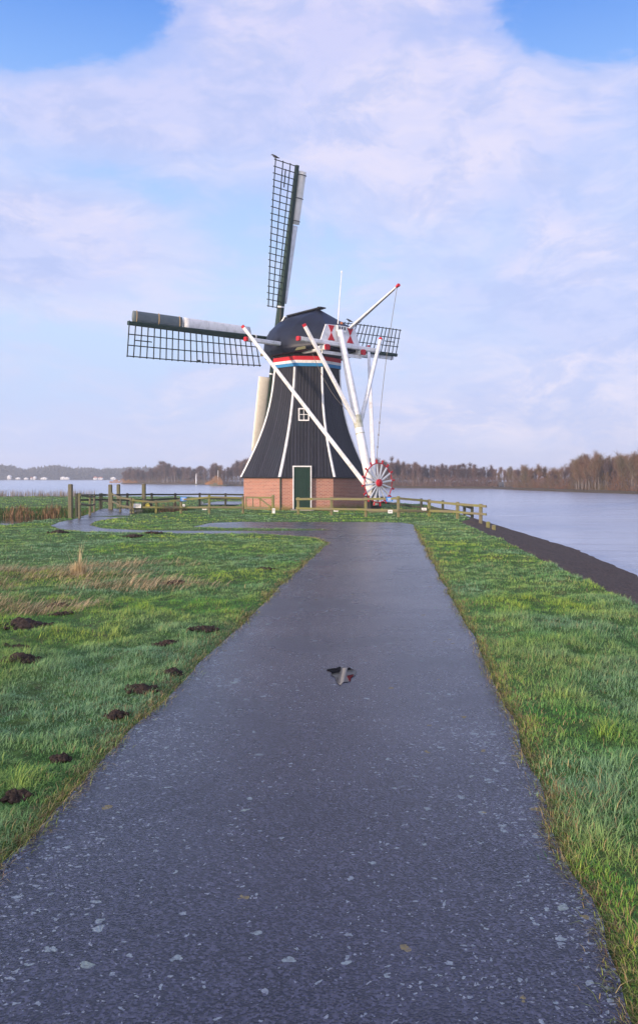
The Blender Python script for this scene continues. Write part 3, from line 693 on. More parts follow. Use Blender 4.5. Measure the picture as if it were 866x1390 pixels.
# signs
def plate_sign(px,Y,z,w,h,mat,label,marks=None,mark='signwhite',name='sign'):
    x = at(px,Y); root = empty(name,(x,Y,z)); tag(root,label,'sign')
    mb = MB(); mb.box((x,Y,z),(w,.015,h)); mb.build('panel', M[mat], root)
    if marks:
        mb = MB()
        for (dx,dz,mw,mh) in marks: mb.box((x+dx*w,Y-.011,z+dz*h),(mw*w,.006,mh*h))
        mb.build('lettering', M[mark], root)
plate_sign(249,35.18,.65,.27,.19,'signblue','blue sign on the top rail of the pale fence left of the mill',[(0,.22,.7,.1),(0,-.0,.5,.1),(0,-.25,.6,.1)])
plate_sign(528.6,31.68,.74,.26,.17,'signblue','blue sign on the top rail in front of the capstan wheel',[(0,.2,.7,.1),(0,-.02,.5,.1),(0,-.25,.6,.1)])
plate_sign(186.5,34.8,.37,.32,.18,'signwhite','white notice board on the pale fence next to the footbridge',[(0,.25,.8,.06),(0,.08,.7,.06),(0,-.1,.8,.06),(-.1,-.28,.5,.06)],'iron')
plate_sign(277.6,35.05,.24,.19,.12,'signwhite','small white plate under the low rail of the pale fence',[(0,0,.6,.12)],'iron')
plate_sign(249.5,36.6,.32,.1,.11,'signwhite','tiny white plate just below the blue sign on the pale fence',[(0,0,.6,.12)],'iron')
plate_sign(273.5,46.05,.12,.2,.16,'signwhite','white plate on the dark back fence left of the mill',[(0,0,.6,.12)],'iron')
plate_sign(456,33.4,.235,.19,.12,'signwhite','small white plate under the low rail of the mossy fence, before the brick wall',[(0,0,.6,.12)],'iron')
plate_sign(529.7,31.62,.255,.18,.13,'signwhite','small white plate under the low rail, straight below the blue sign by the wheel',[(0,0,.6,.12)],'iron')
plate_sign(575.5,31.95,.34,.2,.1,'signwhite','small white plate on the mossy fence right of the capstan wheel',[(0,0,.6,.12)],'iron')
plate_sign(371.5,34.5,.16,.12,.22,'signwhite','white post marker at the foot of the gate post',[(0,.2,.5,.12)],'iron')
# life ring like round marker
x = at(201.5,35.2); rk = empty('round_marker',(x,35.2,.35)); tag(rk,'round yellow and black marker on the pale fence near the footbridge','marker')
mb = MB(); mb.tube([(x,35.02,.37),(x,35.0,.37)], .1, 16); mb.build('disc', M['yellow'], rk)
mb = MB(); mb.tube([(x+.1,35.05,.37),(x+.1,35.03,.37)], .11, 16); mb.build('rim', M['black'], rk)

# ------------------------------------------------------------------ molehills
def molehill(px,py,wpx,hm,label,seed):
    x,y = gp(px,py); w = wpx/F*y*.5*(.8 if py > 860 else .9); z0 = float(height(x,y)); r_ = np.random.default_rng(seed); V = []; n = 28; m = 10
    dep = w*r_.uniform(.7,1.0)
    for i in range(m):
        rr_ = i/(m-1)
        for k in range(n):
            a = 2*math.pi*k/n; irr = 1+.28*(float(vnoise(math.cos(a)*1.7+seed*3.1,math.sin(a)*1.7,seed))-.5)*2
            xx = x+w*rr_*math.cos(a)*irr; yy = y+dep*rr_*math.sin(a)*irr
            hz = hm*(1-rr_**1.7)*(1+.5*(float(vnoise(xx*14,yy*14,seed))-.5)) + .03*(float(vnoise(xx*45,yy*45,seed+4))-.5)
            V.append((xx,yy,float(height(xx,yy))+hz - (.03 if i == m-1 else -.012)))
    c0 = len(V); V.append((x,y,z0+hm*1.02))
    f4 = [(i*n+k,(i+1)*n+k,(i+1)*n+(k+1)%n,i*n+(k+1)%n) for i in range(1,m-1) for k in range(n)]; f3 = [(c0,n+k,n+(k+1)%n) for k in range(n)]
    # loose clods
    for _ in range(60):
        a = r_.uniform(0,6.28); q = r_.uniform(.4,1.6); cx,cy = x+w*q*math.cos(a), y+dep*q*math.sin(a); s = r_.uniform(.008,.022)*(1+y/20); zc = float(height(cx,cy))+s*.6+max(0,hm*(1-q)*.8); b0 = len(V)
        for dx,dy,dz in ((1,0,0),(-1,0,0),(0,1,0),(0,-1,0),(0,0,1),(0,0,-1)): V.append((cx+dx*s*r_.uniform(.7,1.3),cy+dy*s*r_.uniform(.7,1.3),zc+dz*s*.8))
        f3 += [(b0+a_,b0+b_,b0+c_) for a_,b_,c_ in ((0,2,4),(2,1,4),(1,3,4),(3,0,4),(2,0,5),(1,2,5),(3,1,5),(0,3,5))]
    o = quick_mesh('molehill', np.array(V)-np.array([x,y,z0]), faces4=f4, faces3=f3, mats=M['soil'], smooth=False); o.location = (x,y,z0)
    tag(o, label, 'molehill', 'molehills in the grass'); HILLS.append((x,y,w*.95,dep*.95))
MH = [(36,854,56,.11,'largest dark molehill, broad and clumpy, at the left edge below the dry grass'),
 (28,903,42,.09,'rounded molehill at the left edge, the lowest of the three close together there'),
 (24,884,26,.04,'flat molehill between the largest one and the rounded one at the left edge'),
 (79,822,22,.05,'small molehill just above the largest one, within the dry grass'),
 (83,837,20,.04,'small brownish molehill between the dry grass and the largest molehill'),
 (236,796,22,.06,'lone dark molehill in the middle of the left lawn, halfway up'),
 (277,859,30,.06,'molehill near the path edge, right of a pair in the left lawn'),
 (226,878,30,.07,'molehill in mid lawn just left of and below the one by the path edge'),
 (236,918,18,.05,'small molehill close to the path edge above the lumpy dark one'),
 (192,941,36,.08,'lumpy dark molehill near the path edge, beside the bright green tufts'),
 (158,976,26,.04,'low molehill near the path edge in the near part of the lawn'),
 (84,1035,22,.03,'flat molehill half hidden in the near grass on the left'),
 (22,1088,26,.02,'flat patch of earth nearest the camera at the left edge of the picture'),
 (181,729.5,20,.09,'dark molehill just below the narrow side path, left of its neighbour'),
 (209,727,18,.06,'low molehill just below the narrow side path, right of its neighbour'),
 (79,725,22,.13,'dark molehill inside the bend of the narrow path by the ditch'),
 (362,775,22,.03,'very flat bare patch near the far end of the left path edge')]
for i,(a,b_,c_,d_,l_) in enumerate(MH): molehill(a,b_,c_,d_*.6,l_,i+1)

# ------------------------------------------------------------------ grass
def make_blades(name, x, y, z, h, w, lean_, az, col, mat, label, curl=.5):
    n = len(x); sx, sy = np.cos(az+np.pi/2), np.sin(az+np.pi/2); lx, ly = np.cos(az)*lean_, np.sin(az)*lean_
    V = np.empty((n,5,3), np.float32)
    for k,(q,ww) in enumerate(((0,-1),(0,1),(.55,-.75),(.55,.75),(1,0))):
        b = q**1.6; V[:,k,0] = x+sx*w*.5*ww+lx*h*b; V[:,k,1] = y+sy*w*.5*ww+ly*h*b; V[:,k,2] = z+h*(q-(lean_**2)*.28*b) - (.01 if q == 0 else 0)
    b = np.arange(n,dtype=np.int32)*5; f4 = np.stack([b,b+1,b+3,b+2],1); f3 = np.stack([b+2,b+3,b+4],1)
    shade = np.array([.55,.55,.95,.95,1.15]); C = col[:,None,:]*np.ones((1,5,1))
    o = quick_mesh(name, V.reshape(-1,3), faces4=f4, faces3=f3, mats=mat, color=C.reshape(-1,3)); tag(o, label, 'grass', kind='stuff'); return o
STRAW = [(-4.9,13.2,2.2,1.0),(-4.1,9.9,1.5,.8),(-2.7,11.9,1.3,.6),(-3.4,14.6,1.2,.5),(-5.6,11.8,1.6,.8)]
def straw_amt(x,y):
    s = np.zeros_like(x)
    for cx,cy,a,b_ in STRAW: s = np.maximum(s, np.clip(1.25-((x-cx)/a)**2-((y-cy)/b_)**2,0,1))
    return s*np.clip(fbm(x*2.2,y*2.2,51)*2.8-.7,0,1)
allp = []
bands = [(-1,2.4,900,.004),(2.4,4.2,8000,.0032),(4.2,6,5500,.0038),(6,8,5200,.0030),(8,11,3200,.0038),(11,15,1700,.0055),(15,20,900,.008),(20,28,480,.012),(28,40,120,.028),(40,75,28,.05)]
for y0,y1,dens,w in bands:
    xa, xb = -.40*y1-.9-.02*y1, min(.40*y1+.9,7.2); per = 7; N = int(dens*(xb-xa)*(y1-y0)/per)
    cx = rng.uniform(xa,xb,N); cy = rng.uniform(y0,y1,N)
    sp = .03+w*3; x = np.repeat(cx,per)+rng.normal(0,sp,N*per); y = np.repeat(cy,per)+rng.normal(0,sp,N*per)
    az0 = np.repeat(rng.uniform(0,6.28,N),per); az = np.arctan2(y-np.repeat(cy,per), x-np.repeat(cx,per))*.6+az0*.4
    cid = np.repeat(rng.random(N),per); ok = (x < interp(y,XR)+.12*(vnoise(y*1.3,x*0,8)-.3)) & (y < interp(x,YB)+.4)
    ok &= ~((x < -4.5) & (y > interp(x,NEAR)+.8) & (y < interp(x,FAR)-.3))
    ok &= np.abs(x) < .40*y+1.2
    x,y,az,cid = x[ok],y[ok],az[ok],cid[ok]
    d, ins = dpath(x,y)
    lim = .12*vnoise(x*5,y*5,77)**2.2+.02*(rng.random(len(x))>.6)
    ok = (~ins) | (d < lim); 
    ok &= ~inpoly(x,y,BACKP)
    ok &= ~(np.hypot(x-CX_,y-CY_) < 3.2)
    for hx,hy,a,b_ in HILLS: ok &= (((x-hx)/a)**2+((y-hy)/b_)**2 > .85+.5*vnoise(x*12,y*12,4)) | (rng.random(len(x)) < .12)
    ok &= ~((x < dr_[0][0]+.2)&(x > dl[-1][0])&(y > 32.2)&(y < 42.6)&(x > -9.5-(y-32)*.18)&(x < -7.6-(y-32)*.2))
    x,y,az,cid,d,ins = x[ok],y[ok],az[ok],cid[ok],d[ok],ins[ok]
    allp.append(np.stack([x,y,az,cid,np.full(len(x),w),np.where(ins,0,d)],1))
A = np.concatenate(allp); x,y,az,cid,w,d = A.T; n = len(x)
tuft = .55*fbm(x*3.3,y*3.3,17)+.45*fbm(x*6.5,y*6.5,31); lush = fbm(x*1.0,y*1.0,41); sa = straw_amt(x,y)
near_edge = np.exp(-d/.12)
h = (.022+.085*np.clip(tuft*2.6-.8,0,1)**1.4)*rng.uniform(.5,1.3,n)*(1-.4*near_edge)*np.interp(y,[3,7,16,30],[.85,.75,.6,.6])
h = np.where(x > 0, h*1.1, h)
lean_ = rng.uniform(.5,1.8,n)
g1 = np.array([.11,.30,.045]); g2 = np.array([.38,.46,.06]); g3 = np.array([.04,.15,.03]); g4 = np.array([.19,.33,.17]); st_ = np.array([.56,.43,.19]); br_ = np.array([.24,.14,.07])
k = np.clip(lush*1.3-.45+(tuft-.42)*2.2+rng.normal(0,.13,n),0,1)[:,None]; col = g1*(1-k)+g2*k
k = (np.clip(fbm(x*.7+9,y*.7,61)*2.8-1.0,0,1)*.9)[:,None]; col = col*(1-k)+g4*k
dark = (cid < .2)[:,None]; col = np.where(dark, g3, col)
ys_ = (rng.random(n) < (.02+.25*near_edge+.5*sa+.03*(x>0)*np.clip(fbm(x*1.5,y*1.5,71)*3-1.4,0,1)*3)); col = np.where(ys_[:,None], st_*rng.uniform(.35,.95,n)[:,None], col)
bs = rng.random(n) < .004+.38*near_edge*(vnoise(x*2,y*2,81) > .35)+.06*sa; col = np.where(bs[:,None], br_, col)
col = col*rng.uniform(.85,1.35,n)[:,None]
make_blades('grass', x,y,height(x,y),h,w*rng.uniform(.7,1.3,n),lean_,az,col,M['blade'],'green winter grass with yellowed blades on both sides of the path')
# matted fringe leaning over the edge of the tarmac
E_ = np.array([(a[0],a[1],b[0],b[1]) for a,b in zip(PATH, PATH[1:]+PATH[:1]) if 1.8 < a[1] < 26.5 and 1.8 < b[1] < 26.5 and abs(a[0]) < 4])
Ls = np.hypot(E_[:,2]-E_[:,0],E_[:,3]-E_[:,1]); wgt = Ls/np.maximum(E_[:,1],3)**.9; N = 26000; k = rng.choice(len(E_),N,p=wgt/wgt.sum()); q = rng.random(N)
x = E_[k,0]+(E_[k,2]-E_[k,0])*q; y = E_[k,1]+(E_[k,3]-E_[k,1])*q; sd_ = np.where(x > .09*y-.45, 1, -1); out_ = rng.normal(.03,.035,N)*np.clip(.6+fbm(x*4,y*4,13),.5,1.6); x = x+sd_*out_
az = np.where(sd_ > 0, np.pi, 0)+rng.normal(0,.9,N); c_ = rng.random(N); col = np.where((c_ < .42)[:,None], np.array([[.30,.36,.07]]), np.where((c_ < .75)[:,None], np.array([[.50,.38,.17]]), np.array([[.20,.12,.065]])))*rng.uniform(.5,1.15,N)[:,None]
ww = np.interp(y,[2,8,20],[.003,.004,.009]); ins = out_ < 0
kp = rng.random(N) < np.clip(fbm(x*1.6+7,y*1.6,19)*3.2-.9,.12,1); x,y,az,col,ww,ins = x[kp],y[kp],az[kp],col[kp],ww[kp],ins[kp]; N = len(x)
make_blades('verge_grass', x,y,np.where(ins,.004,np.maximum(height(x,y),-.01)),rng.uniform(.015,.06,N),ww,rng.uniform(.6,1.9,N),az,col,M['blade'],'dead and yellowed grass creeping over the edges of the path')
# dry straw lying and standing
N = 9000; x = rng.uniform(-7,-1.2,N*3); y = rng.uniform(8.2,15.5,N*3); s = straw_amt(x,y); ok = rng.random(N*3) < s*1.1; x,y = x[ok],y[ok]; n = len(x)
make_blades('dry_grass', x,y,height(x,y),rng.uniform(.06,.2,n),np.full(n,.008),rng.uniform(.5,1.5,n),rng.uniform(-.6,.9,n),np.array([[.60,.45,.25]])*rng.uniform(.55,1.15,n)[:,None],M['straw'],'flattened patch of dry straw-coloured grass on the left lawn')
# the one tall dry tuft
tx,ty = gp(107,783); N = 420; r_ = np.abs(rng.normal(0,.045,N)).clip(0,.13); a = rng.uniform(0,6.28,N); x = tx+r_*np.cos(a)*1.6; y = ty+r_*np.sin(a)
mbx = make_blades('dry_grass_tuft', x,y,height(x,y),rng.uniform(.08,.36,N)*np.where(rng.random(N)<.06,1.7,.75),np.full(N,.008),rng.uniform(.05,.55,N),a+rng.normal(0,.6,N),np.array([[.60,.46,.26]])*rng.uniform(.6,1.15,N)[:,None],M['straw'],'tall dry grass tuft standing above the left lawn')
mbx['kind'] = 'thing'; mbx['label'] = 'tall tuft of dry straw-coloured grass standing on the left lawn'
# reeds on the ditch banks and by the left shore
N = 7000; x = rng.uniform(-22,-7.2,N); y = interp(x,FAR)-rng.uniform(.0,1.1,N)**1; hh = rng.uniform(.08,.40,N)*(.3+vnoise(x*1.3,y*0,5))
c1 = np.where((vnoise(x*1.6,x*0,25)+rng.normal(0,.15,N) < .5)[:,None], np.array([[.30,.18,.09]]), np.array([[.09,.15,.04]]))*rng.uniform(.4,1.2,N)[:,None]
make_blades('ditch_reeds', x,y,height(x,y),hh,np.full(N,.035),rng.uniform(.0,.5,N),rng.uniform(0,6.28,N),c1,M['straw'],'brown reeds and rough grass along the far bank of the ditch')
N = 900; x = rng.uniform(-30,-19,N); y = rng.uniform(68.5,70.4,N); hh = rng.uniform(.2,.75,N)*(vnoise(x*.7,y*0,15)>.35)
make_blades('shore_reeds', x,y,height(x,y),hh,np.full(N,.03),rng.uniform(.0,.3,N),rng.uniform(0,6.28,N),np.array([[.28,.22,.16]])*rng.uniform(.6,1.1,N)[:,None],M['straw'],'thin pale reeds along the lake shore at the far left')

# ------------------------------------------------------------------ trees
def make_tree(kind, seed, crown_mat):
    r_ = random.Random(seed); H = 7.0; tr = MB(); cr_ = []; root = empty('bare_tree'); 
    top = H*r_.uniform(.72,.85); nst = 1 if kind != 'bush' else 3; limbs = []
    for sidx in range(nst):
        lx, ly = r_.uniform(-.35,.35)*(1 if nst==1 else 2.4), r_.uniform(-.35,.35)
        pts = [(0 if nst==1 else lx*.3,0,-.4)]
        for k in range(1,7): q = k/6; pts.append((lx*q+r_.uniform(-.08,.08), ly*q+r_.uniform(-.08,.08), top*q))
        rad = [ (.11 if nst == 1 else .07)*(1-.86*k/6) for k in range(7)]; tr.tube(pts, rad, 6); limbs.append(pts)
        for b_ in range(11 if nst==1 else 7):
            q = r_.uniform(.22 if kind != 'slim' else .35,.97); i = min(5,int(q*6)); f_ = q*6-i
            p = Vector(pts[i])*(1-f_)+Vector(pts[i+1])*f_; a = r_.uniform(0,6.28); ln = (1-q*.55)*r_.uniform(1.1,1.9)*(.75 if kind == 'slim' else 1.15)
            up = r_.uniform(.6,1.3); d = Vector((math.cos(a),math.sin(a),up)).normalized()
            e1 = p+d*ln*.5+Vector((0,0,.05)); e2 = p+d*ln+Vector((0,0,.2*ln)); tr.tube([p,e1,e2],[.035,.022,.008],4,False)
            limbs.append([p,e1,e2])
    # twigs as thin slivers through the crown's volume
    V = []; Fc = []
    def sliver(p,d,w):
        s = d.cross(Vector((r_.uniform(-1,1),r_.uniform(-1,1),r_.uniform(-1,1)))).normalized()*w; b0 = len(V); V.extend([tuple(p-s),tuple(p+s),tuple(p+d)]); Fc.append((b0,b0+1,b0+2))
    for L in limbs:
        main = len(L) == 7
        for _ in range(130 if main else 80):
            q = r_.uniform(.22 if main else .05,1)*(len(L)-1); i = min(len(L)-2,int(q)); f_ = q-i; p = Vector(L[i])*(1-f_)+Vector(L[i+1])*f_
            d = Vector((r_.uniform(-1,1),r_.uniform(-1,1),r_.uniform(-.1,1.5) if kind != 'slim' else r_.uniform(0,2.2))).normalized()*r_.uniform(.35,1.0)
            sliver(p,d,r_.uniform(.008,.018))
            for __ in range(2):
                p2 = p+d*r_.uniform(.3,.9); d2 = (d.normalized()+Vector((r_.uniform(-1,1),r_.uniform(-1,1),r_.uniform(-.4,1)))*.8).normalized()*r_.uniform(.2,.5); sliver(p2,d2,r_.uniform(.006,.013))
    t_ = tr.build('trunk', M['bark'], root)
    me = bpy.data.meshes.new('crown'); me.from_pydata(V,[],Fc); me.materials.append(crown_mat); c = bpy.data.objects.new('crown', me); c.parent = root; COL.objects.link(c)
    return root
protos = {}
for nm,kind,cm in (('a','slim',M['twig']),('b','round',M['twig']),('c','slim',M['twigdark']),('d','round',M['twigwarm']),('e','bush',M['twigwarm']),('f','slim',M['twigdark'])):
    protos[nm] = [make_tree(kind, ord(nm), cm), False]
def put_tree(nm, x, y, h, wid, label, group, z=-.4):
    pr = protos[nm]; src = pr[0]
    if not pr[1]: pr[1] = True; o = src
    else:
        o = src.copy(); COL.objects.link(o)
        for ch in list(src.children): c = ch.copy(); COL.objects.link(c); c.parent = o
    o.location = (x,y,z); o.rotation_euler = (0,0,random.uniform(0,6.28)); s = h/6.9; o.scale = (s*wid,s*wid,s); tag(o,label,'tree',group)
TOPY = [(160,640),(175,633),(200,636),(212,628),(218,621),(226,622),(235,626),(258,633),(275,632),(285,630),(294,621),(303,632),(318,622),(332,612),(420,614),(495,616),(512,616),(535,618),(560,622),(576,625),(620,626),(660,627),(700,630),(715,628),(735,626),(757,630),(770,618),(790,613),(800,606),(830,605),(866,605),(930,605)]
def topy(px): return float(np.interp(px,[a[0] for a in TOPY],[a[1] for a in TOPY]))
def row(p0,p1,n,depth,kinds,label,group,wid=(.8,1.15)):
    for i in range(n):
        q = (i+random.random())/n; x = p0[0]+(p1[0]-p0[0])*q; y0 = p0[1]+(p1[1]-p0[1])*q; y = y0+1.5+random.random()**1.3*depth; x = x*y/y0
        px = HX+F*x/y; zt_ = EYE+(HY-topy(px))/F*y0; hh = (zt_+.4)*random.uniform(.74,1.04)*(1 if random.random()>.1 else 1.1)
        put_tree(random.choice(kinds), x,y,hh,random.uniform(*wid),label,group)
mid = ('bare brown tree in the hazy treeline across the lake right of the mill','treeline across the lake right of the mill')
row((10,168),(35,160),92,10,'aaccb',*mid); row((0,176),(10,168),12,6,'abc',*mid)
row((35,160),(36,147),10,3,'abd','bare tree in the small bay where the far treeline meets the right bank','trees in the bay')
rt = ('warm brown bare tree on the wooded right bank of the lake','trees on the right bank')
row((35,145),(39,124),24,9,'dedbf',*rt,(.85,1.2)); row((39,124),(42.7,108.6),44,14,'dedbfd',*rt,(.8,1.2)); row((42.7,108.6),(52,104),12,12,'def',*rt,(1,1.4))
lf = ('bare brown tree on the wooded point left of the mill','trees on the point left of the mill')
row((-63,260),(-33,237),60,10,'aabcc',*lf,(1.0,1.4)); row((-28,209),(-14,196),32,7,'abdcc',*lf,(.85,1.2))
row((-14,196),(-3,182),8,6,'abc','bare tree across the water directly behind the mill','trees behind the mill')
# undergrowth and deeper wood: one mass nobody could count
def mass(name, p0, p1, n, depth, hfun, w, lw, mat, label, cat='undergrowth', off=1.0, low=False):
    q = rng.random(n); x = p0[0]+(p1[0]-p0[0])*q; y0 = p0[1]+(p1[1]-p0[1])*q; dd = rng.random(n)*depth+off; y = y0+dd; x = x*y/y0
    H = hfun(HX+F*x/y, y0); H = H*(.55+.55*fbm(x*.35,y*.35,91))*(1+.15*fbm(x*1.5,x*0,97)); z = -.45+H*(rng.random(n)**(2.0 if low else 1.0)); a = rng.uniform(0,6.28,n)
    L = lw*rng.uniform(.4,1.1,n); dx,dy,dz = np.cos(a)*L*.55, np.sin(a)*L*.55, L*rng.uniform(-.05,1,n)
    sx,sy = -np.sin(a)*w, np.cos(a)*w*.3; V = np.empty((n,3,3),np.float32)
    V[:,0] = np.stack([x-sx-w*.4,y-sy,z],1); V[:,1] = np.stack([x+sx+w*.4,y+sy,z],1); V[:,2] = np.stack([x+dx,y+dy,z+dz],1)
    o = quick_mesh(name, V.reshape(-1,3), faces3=np.arange(n*3).reshape(-1,3), mats=mat); tag(o,label,cat,kind='stuff'); return o
tf = np.vectorize(topy)
def tall(fr): return lambda px,y0: (EYE+(HY-tf(px))/F*y0+.4)*fr
mass('woodland', (-3,184),(35,162),20000,10,tall(.85),.022,1.0,M['twigdark'],'dense wood filling the hazy treeline right of the mill','woodland',6)
mass('undergrowth', (10,168),(35,158),11000,5,tall(.42),.05,.8,M['twig'],'brown undergrowth at the waterline right of the mill',low=True)
mass('woodland', (34,148),(42.7,110),15000,14,tall(.8),.02,1.0,M['twigwarm'],'dense brown wood on the right bank','woodland',5)
mass('woodland', (42.7,110),(60,103),9000,14,tall(.8),.02,1.0,M['twigwarm'],'dense brown wood at the right edge of the picture','woodland',4)
mass('undergrowth', (35,146),(42.7,108.6),9000,3,tall(.42),.03,.8,M['twigwarm'],'brushwood at the waterline of the right bank',off=.6,low=True)
mass('undergrowth', (42.7,108.6),(60,102),6000,3,tall(.42),.03,.8,M['twigwarm'],'brushwood at the waterline at the right edge',off=.6,low=True)
mass('woodland', (-63,261),(-31,237),20000,10,tall(.8),.035,1.5,M['twigdark'],'dense wood on the point left of the mill','woodland',6)
mass('woodland', (-28,210),(-3,184),14000,8,tall(.82),.03,1.2,M['twigdark'],'dense wood close to the left side of the mill','woodland',5)
mass('undergrowth', (-63,261),(-31,237),2500,3,tall(.2),.07,1.0,M['twigwarm'],'low brushwood at the waterline of the left point',low=True)
mass('reed_bed', (at(765,138),137),(at(775,134),133),700,1.2,lambda p,y0: 1.6*np.exp(-((p-770)/5)**2),.04,.7,M['reed'],'orange reeds at the waterline of the right bank','reeds',off=-1.0,low=True)
mass('reed_bed', (at(281,214),211),(at(304,206),203),2600,1.5,lambda p,y0: 2.8*np.exp(-((p-294)/8)**2)*(.5+.5*np.abs(np.sin(p*1.3)))+.1,.04,.6,M['reed'],'orange reeds around the white mast left of the mill','reeds',off=-3.2)
mass('reed_bed', (at(150,264),263),(at(188,262),260),1500,2,lambda p,y0: 1.1*(.2+.8*np.abs(np.sin(p*.35)))*np.exp(-((p-165)/18)**2)+.1,.05,.6,M['reed'],'orange reeds at the tip of the left point','reeds',off=-2.5)
FT = [(-60,637),(0,634),(20,637),(35,640),(47,638),(60,637),(80,635),(95,639),(120,638),(150,639),(175,638),(200,638)]
def farh(px,y0): return (HY-np.interp(px,[a[0] for a in FT],[a[1] for a in FT]))/F*y0*1.35+1.6
mass('distant_woodland', (-330,583),(-110,588),42000,30,farh,.8,3.0,M['farwood'],'distant blue-grey wood along the horizon at the left','woodland',off=6)

# ------------------------------------------------------------------ distant buildings and boats
def cabin(px,Y,w,h,roofm,label,name='lakeside_cabin',dep=4.0,tall_=1.0):
    x = at(px,Y); root = empty(name,(x,Y,-.4)); tag(root,label,'house','white cabins on the far shore')
    z = -.45; hw = h*.55*tall_; mb = MB(); mb.box((x,Y,z+hw/2),(w,dep,hw)); wl = mb.build('wall', M['wallwhite'], root)
    mb = MB(); a = w/2+.25; r0,r1 = z+hw, z+h
    V_ = [(x-a,Y-dep/2-.2,r0),(x+a,Y-dep/2-.2,r0),(x+a,Y+dep/2+.2,r0),(x-a,Y+dep/2+.2,r0),(x-a*.0,Y-dep/2-.2,r1),(x-a*.0,Y+dep/2+.2,r1)]
    mb.shared(V_, [(0,1,4),(2,3,5),(1,2,5,4),(3,0,4,5),(3,2,1,0)]); mb.build('roof', roofm, root)
    mb = MB()
    mb.box((x-w*.2,Y-dep/2-.02,z+hw*.5),(w*.15,.04,hw*.4)); mb.box((x+w*.2,Y-dep/2-.02,z+hw*.5),(w*.15,.04,hw*.4)); mb.build('window', M['glass'], wl)
cabs = [(13,3.2,4.6,'wallwhite','white gabled cabin, leftmost and tallest on the far shore'),(25,4.2,2.2,'wallwhite','low white cabin second from the left on the far shore'),(36,3.6,2.0,'wallwhite','low white cabin third from the left on the far shore'),
 (43.5,2.0,2.6,'roof','narrow white cabin with orange roof on the far shore, left of the pair'),(47.5,2.2,3.3,'wallwhite','narrow white cabin on the far shore, right of the pair'),(60,5.8,2.4,'wallwhite','long white cabin on the far shore with a pale roof, left of a wide gap'),
 (86,4.6,3.0,'wallwhite','white cabin on the far shore just left of the tall near post'),(91.5,4.0,2.4,'wallwhite','low white cabin on the far shore beside the top of the tall near post'),
 (130,3.8,3.2,'roof','orange roofed cabin on the far shore above the bridge, left of two'),(137,4.0,3.0,'roof','orange roofed cabin on the far shore above the bridge, right of two'),(154,4.4,2.6,'wallwhite','white cabin on the far shore next to the wooded point')]
for px,w_,h_,rm,l_ in cabs: cabin(px,584,w_*.72,h_*.72,M[rm],l_,dep=3)
x = at(150,300); 
bb = empty('beacon_post',(at(266.4,228),228,WATER)); tag(bb,'slender white pole standing in the water before the left point','pole'); mb = MB(); xx = at(266.4,228); mb.tube([(xx,228,-1.2),(xx,228,1.2),(xx,228,2.5)],[.16,.14,.09],8); mb.build('shaft', M['white'], bb)
mb = MB(); mb.tube([(xx,228,-.7),(xx,228,-.35)],[.25,.25],8); mb.build('collar', M['oldwood'], bb)
xx = at(296,203); bt = empty('sailboat',(xx,203,WATER)); tag(bt,'small moored boat with a bare white mast beside the orange reeds','boat')
mb = MB(); V_ = []
for i,(q,hw,zz_) in enumerate(((-2,.35,.0),(-1,.75,-.02),(.3,.8,-.02),(1.3,.55,.0),(2.2,.04,.1))): V_ += [(xx+q,203-hw,zz_-.25),(xx+q,203-hw*.5,-.95),(xx+q,203+hw*.5,-.95),(xx+q,203+hw,zz_-.25)]
fs = [(i*4+j,(i+1)*4+j,(i+1)*4+(j+1)%4,i*4+(j+1)%4) for i in range(4) for j in range(4)]+[(3,2,1,0),(16,17,18,19)]; mb.shared(V_,fs); mb.build('hull', M['oldwood'], bt)
mb = MB(); mb.tube([(xx,203,-.3),(xx,203,3.2)],[.08,.05],8); mb.build('mast', M['white'], bt)
mb = MB(); mb.box((xx-.5,203,-.1),(1.2,.7,.3)); mb.build('cabin', M['oldwood'], bt)

# ------------------------------------------------------------------ haze
t = NT('haze_air'); t.n.remove(t.b); pv = t.new('ShaderNodeVolumePrincipled'); pv.inputs['Color'].default_value = (.95,.98,1,1); pv.inputs['Density'].default_value = .0007; pv.inputs['Anisotropy'].default_value = .2
t.l.new(pv.outputs[0], t.n['Material Output'].inputs['Volume'])
mb = MB(); mb.box((-150,400,11.5),(2200,1100,30.2)); hz = mb.build('haze', t.m); tag(hz,'thin blue morning haze over the lake','haze',kind='stuff')

# ------------------------------------------------------------------ sky, sun, camera
SUN_AZ = Vector((-.7,-.714,0)).normalized(); SUN_EL = R(8)
wd = bpy.data.worlds.new('World'); scene.world = wd; wd.use_nodes = True; nt = wd.node_tree; nt.nodes.clear()
class W(NT):
    def __init__(s): s.t = nt; s.n = nt.nodes; s.l = nt.links
w_ = W(); out = w_.new('ShaderNodeOutputWorld'); bg = w_.new('ShaderNodeBackground'); nt.links.new(bg.outputs[0], out.inputs[0])
sky = w_.new('ShaderNodeTexSky', sky_type='NISHITA'); sky.sun_disc = False; sky.sun_elevation = SUN_EL; sky.sun_rotation = math.atan2(SUN_AZ.x, SUN_AZ.y); sky.air_density = 1; sky.dust_density = .6; sky.ozone_density = 2.0
gen = w_.new('ShaderNodeTexCoord').outputs['Generated']; sep = w_.new('ShaderNodeSeparateXYZ'); nt.links.new(gen, sep.inputs[0]); gx,gy,gz = sep.outputs
az = w_.math('ARCTAN2', gx, gy); el = w_.math('ARCSINE', gz)
BGS = .1; K = 1/BGS
def sc3(c): return tuple(v*K for v in c)
def lin(r,g,b): return tuple(1.06*(((v/255)+.055)/1.055)**2.4 if v/255 > .04045 else v/255/12.92 for v in (r,g,b))
clear = w_.ramp(w_.math('MULTIPLY', el, 1/R(40)), [(0,lin(190,202,240)),(.1,lin(192,208,246)),(.3,lin(196,220,252)),(.52,lin(166,200,252)),(.66,lin(130,176,246)),(.8,lin(84,142,232)),(1,lin(56,110,212))])
